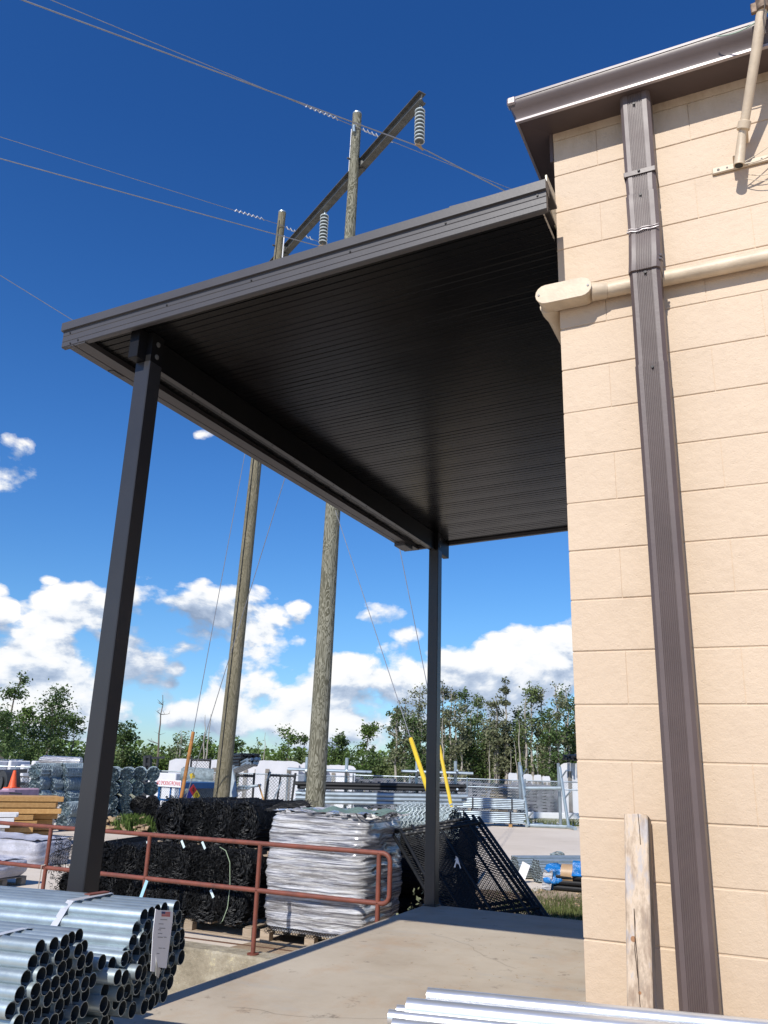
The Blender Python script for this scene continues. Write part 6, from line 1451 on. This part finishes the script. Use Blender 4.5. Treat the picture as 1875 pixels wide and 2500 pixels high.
tree(356, 1820, 85, 80, 'bush', 'low light green bush below the dead tree', leaf=L_PALE, sd=nx(), n=1500)
tree(398, 1690, 70, 95, 'dead', 'tall bare dead pine with crooked branches', sd=nx())
tree(430, 1800, 80, 60, 'ragged', 'ragged little tree left of the orange guy guard', leaf=L_DARK, sd=nx(), n=800)
tree(447, 1783, 76, 60, 'tall', 'thin pale trunked tree with a flat leafy top', leaf=L_PALE, sd=nx(), n=600, trunks=3)
tree(511, 1738, 72, 20, 'snag', 'broken pale snag left of the farther pole', sd=nx(), lean=.1)
tree(506, 1740, 72, 20, 'snag', 'thin bent snag beside the broken one', sd=nx(), lean=-.4)
tree(500, 1810, 78, 90, 'round', 'green tree directly left of the farther pole', leaf=L_MID, sd=nx(), n=1800)
tree(583, 1798, 80, 50, 'ragged', 'small dark tree right of the farther pole', leaf=L_DARK, sd=nx(), n=900)
tree(632, 1812, 78, 60, 'ragged', 'sparse olive tree by the thin snag between the poles', leaf=L_PALE, sd=nx(), n=900)
tree(645, 1784, 74, 12, 'snag', 'thin straight snag between the two poles', sd=nx())
tree(703, 1786, 80, 80, 'ragged', 'sparse tree with round leafy tufts between the poles', leaf=L_MID, sd=nx(), n=1300)
tree(745, 1795, 80, 60, 'ragged', 'dark tufted tree just left of the nearer pole', leaf=L_DARK, sd=nx(), n=1300)
tree(680, 1834, 82, 110, 'bush', 'mid green bush between the two poles', leaf=L_MID, sd=nx(), n=2000)
tree(828, 1794, 80, 80, 'round', 'dense dark tree just right of the nearer pole', leaf=L_DARK, sd=nx(), n=2400)
tree(880, 1772, 80, 70, 'ragged', 'slanting sparse tree right of the nearer pole', leaf=L_MID, sd=nx(), n=1300, lean=1.2)
tree(918, 1815, 84, 60, 'bush', 'dark low bush between the nearer pole and the vine column', leaf=L_DARK, sd=nx(), n=1500)
for i, u in enumerate((560, 610, 760, 800, 850, 900, 945, 985, 1030, 1080, 1130, 1180, 1230, 1290, 1340, 1390, 1440, 250, 280, 330, 390, 470, 220)):
    tree(u+random.uniform(-10, 10), 1832+random.uniform(-14, 14), 76+random.uniform(-4, 6), random.uniform(80, 120), 'bush', 'green bush of the undergrowth along the far side of the yard', 'undergrowth bushes', leaf=[L_MID, L_DARK, L_PALE, L_MID][i % 4], sd=nx(), n=1700)
tree(962, 1728, 74, 34, 'tall', 'vine covered leaning column of a tree left of the far post', leaf=L_DARK, sd=nx(), n=2600, lean=.5, trunkvis=.05)
LT_ = [(990, 1722, 60, L_GREY), (1022, 1708, 70, L_GREY), (1085, 1698, 46, L_GREY), (1112, 1735, 60, L_GREY), (1138, 1708, 60, L_DARK), (1166, 1722, 60, L_PALE), (1186, 1745, 56, L_GREY), (1212, 1722, 50, L_GREY), (1233, 1695, 34, L_GREY), (1262, 1760, 60, L_DARK), (1293, 1702, 56, L_PALE), (1322, 1720, 50, L_GREY), (1356, 1692, 60, L_GREY), (1384, 1686, 66, L_DARK), (1420, 1680, 70, L_DARK), (1460, 1690, 80, L_DARK), (1056, 1730, 50, L_GREY), (1150, 1765, 70, L_DARK), (1240, 1790, 70, L_DARK), (1340, 1770, 70, L_DARK), (1100, 1790, 60, L_DARK), (1200, 1800, 60, L_MID), (1398, 1760, 70, L_MID), (1010, 1790, 70, L_DARK)]
LT = sorted(LT_, key=lambda q: q[0])
for i, (u, v, w_, lf) in enumerate(LT):
    tree(u, v-18+random.uniform(-26, 26), 70+random.uniform(-4, 8), w_*1.15, 'tall', 'pale trunked thinned tree, %s from the left in the row by the wall' % ordn[i], 'thinned trees right of the far post', leaf=lf, sd=nx(), n=2700, trunks=2 if i % 2 else 3, trunkvis=.22)
for i in range(14):
    u = random.uniform(980, 1430); tree(u, 1790+random.uniform(-45, 45), 66+random.uniform(0, 5), 12, 'snag', 'bare pale trunk standing among the thinned trees', 'bare pale trunks right of the far post', sd=nx(), lean=random.uniform(-.3, .3))
b = MB(); rt = random.Random(19)
for i in range(15000):
    u = rt.uniform(-200, 2100); D = rt.uniform(88, 100); p = atd(u, 1500, D); z = G+rt.random()**1.5*3.4*(1+.35*noise.noise(Vector((u*.01, 0, 0)))); s_ = rt.uniform(.25, .6)
    a = Vector((rt.uniform(-1, 1), rt.uniform(-1, 1), rt.uniform(-.5, .8))).normalized()*s_; c_ = a.orthogonal().normalized()*s_*.5; q = Vector((p.x, p.y, z)); b.add([q-a*.5, q+c_, q+a*.5, q-c_], [(0, 1, 2, 3)])
stuff(b.build('far_woods', L_MID, smooth=False, raw=True))
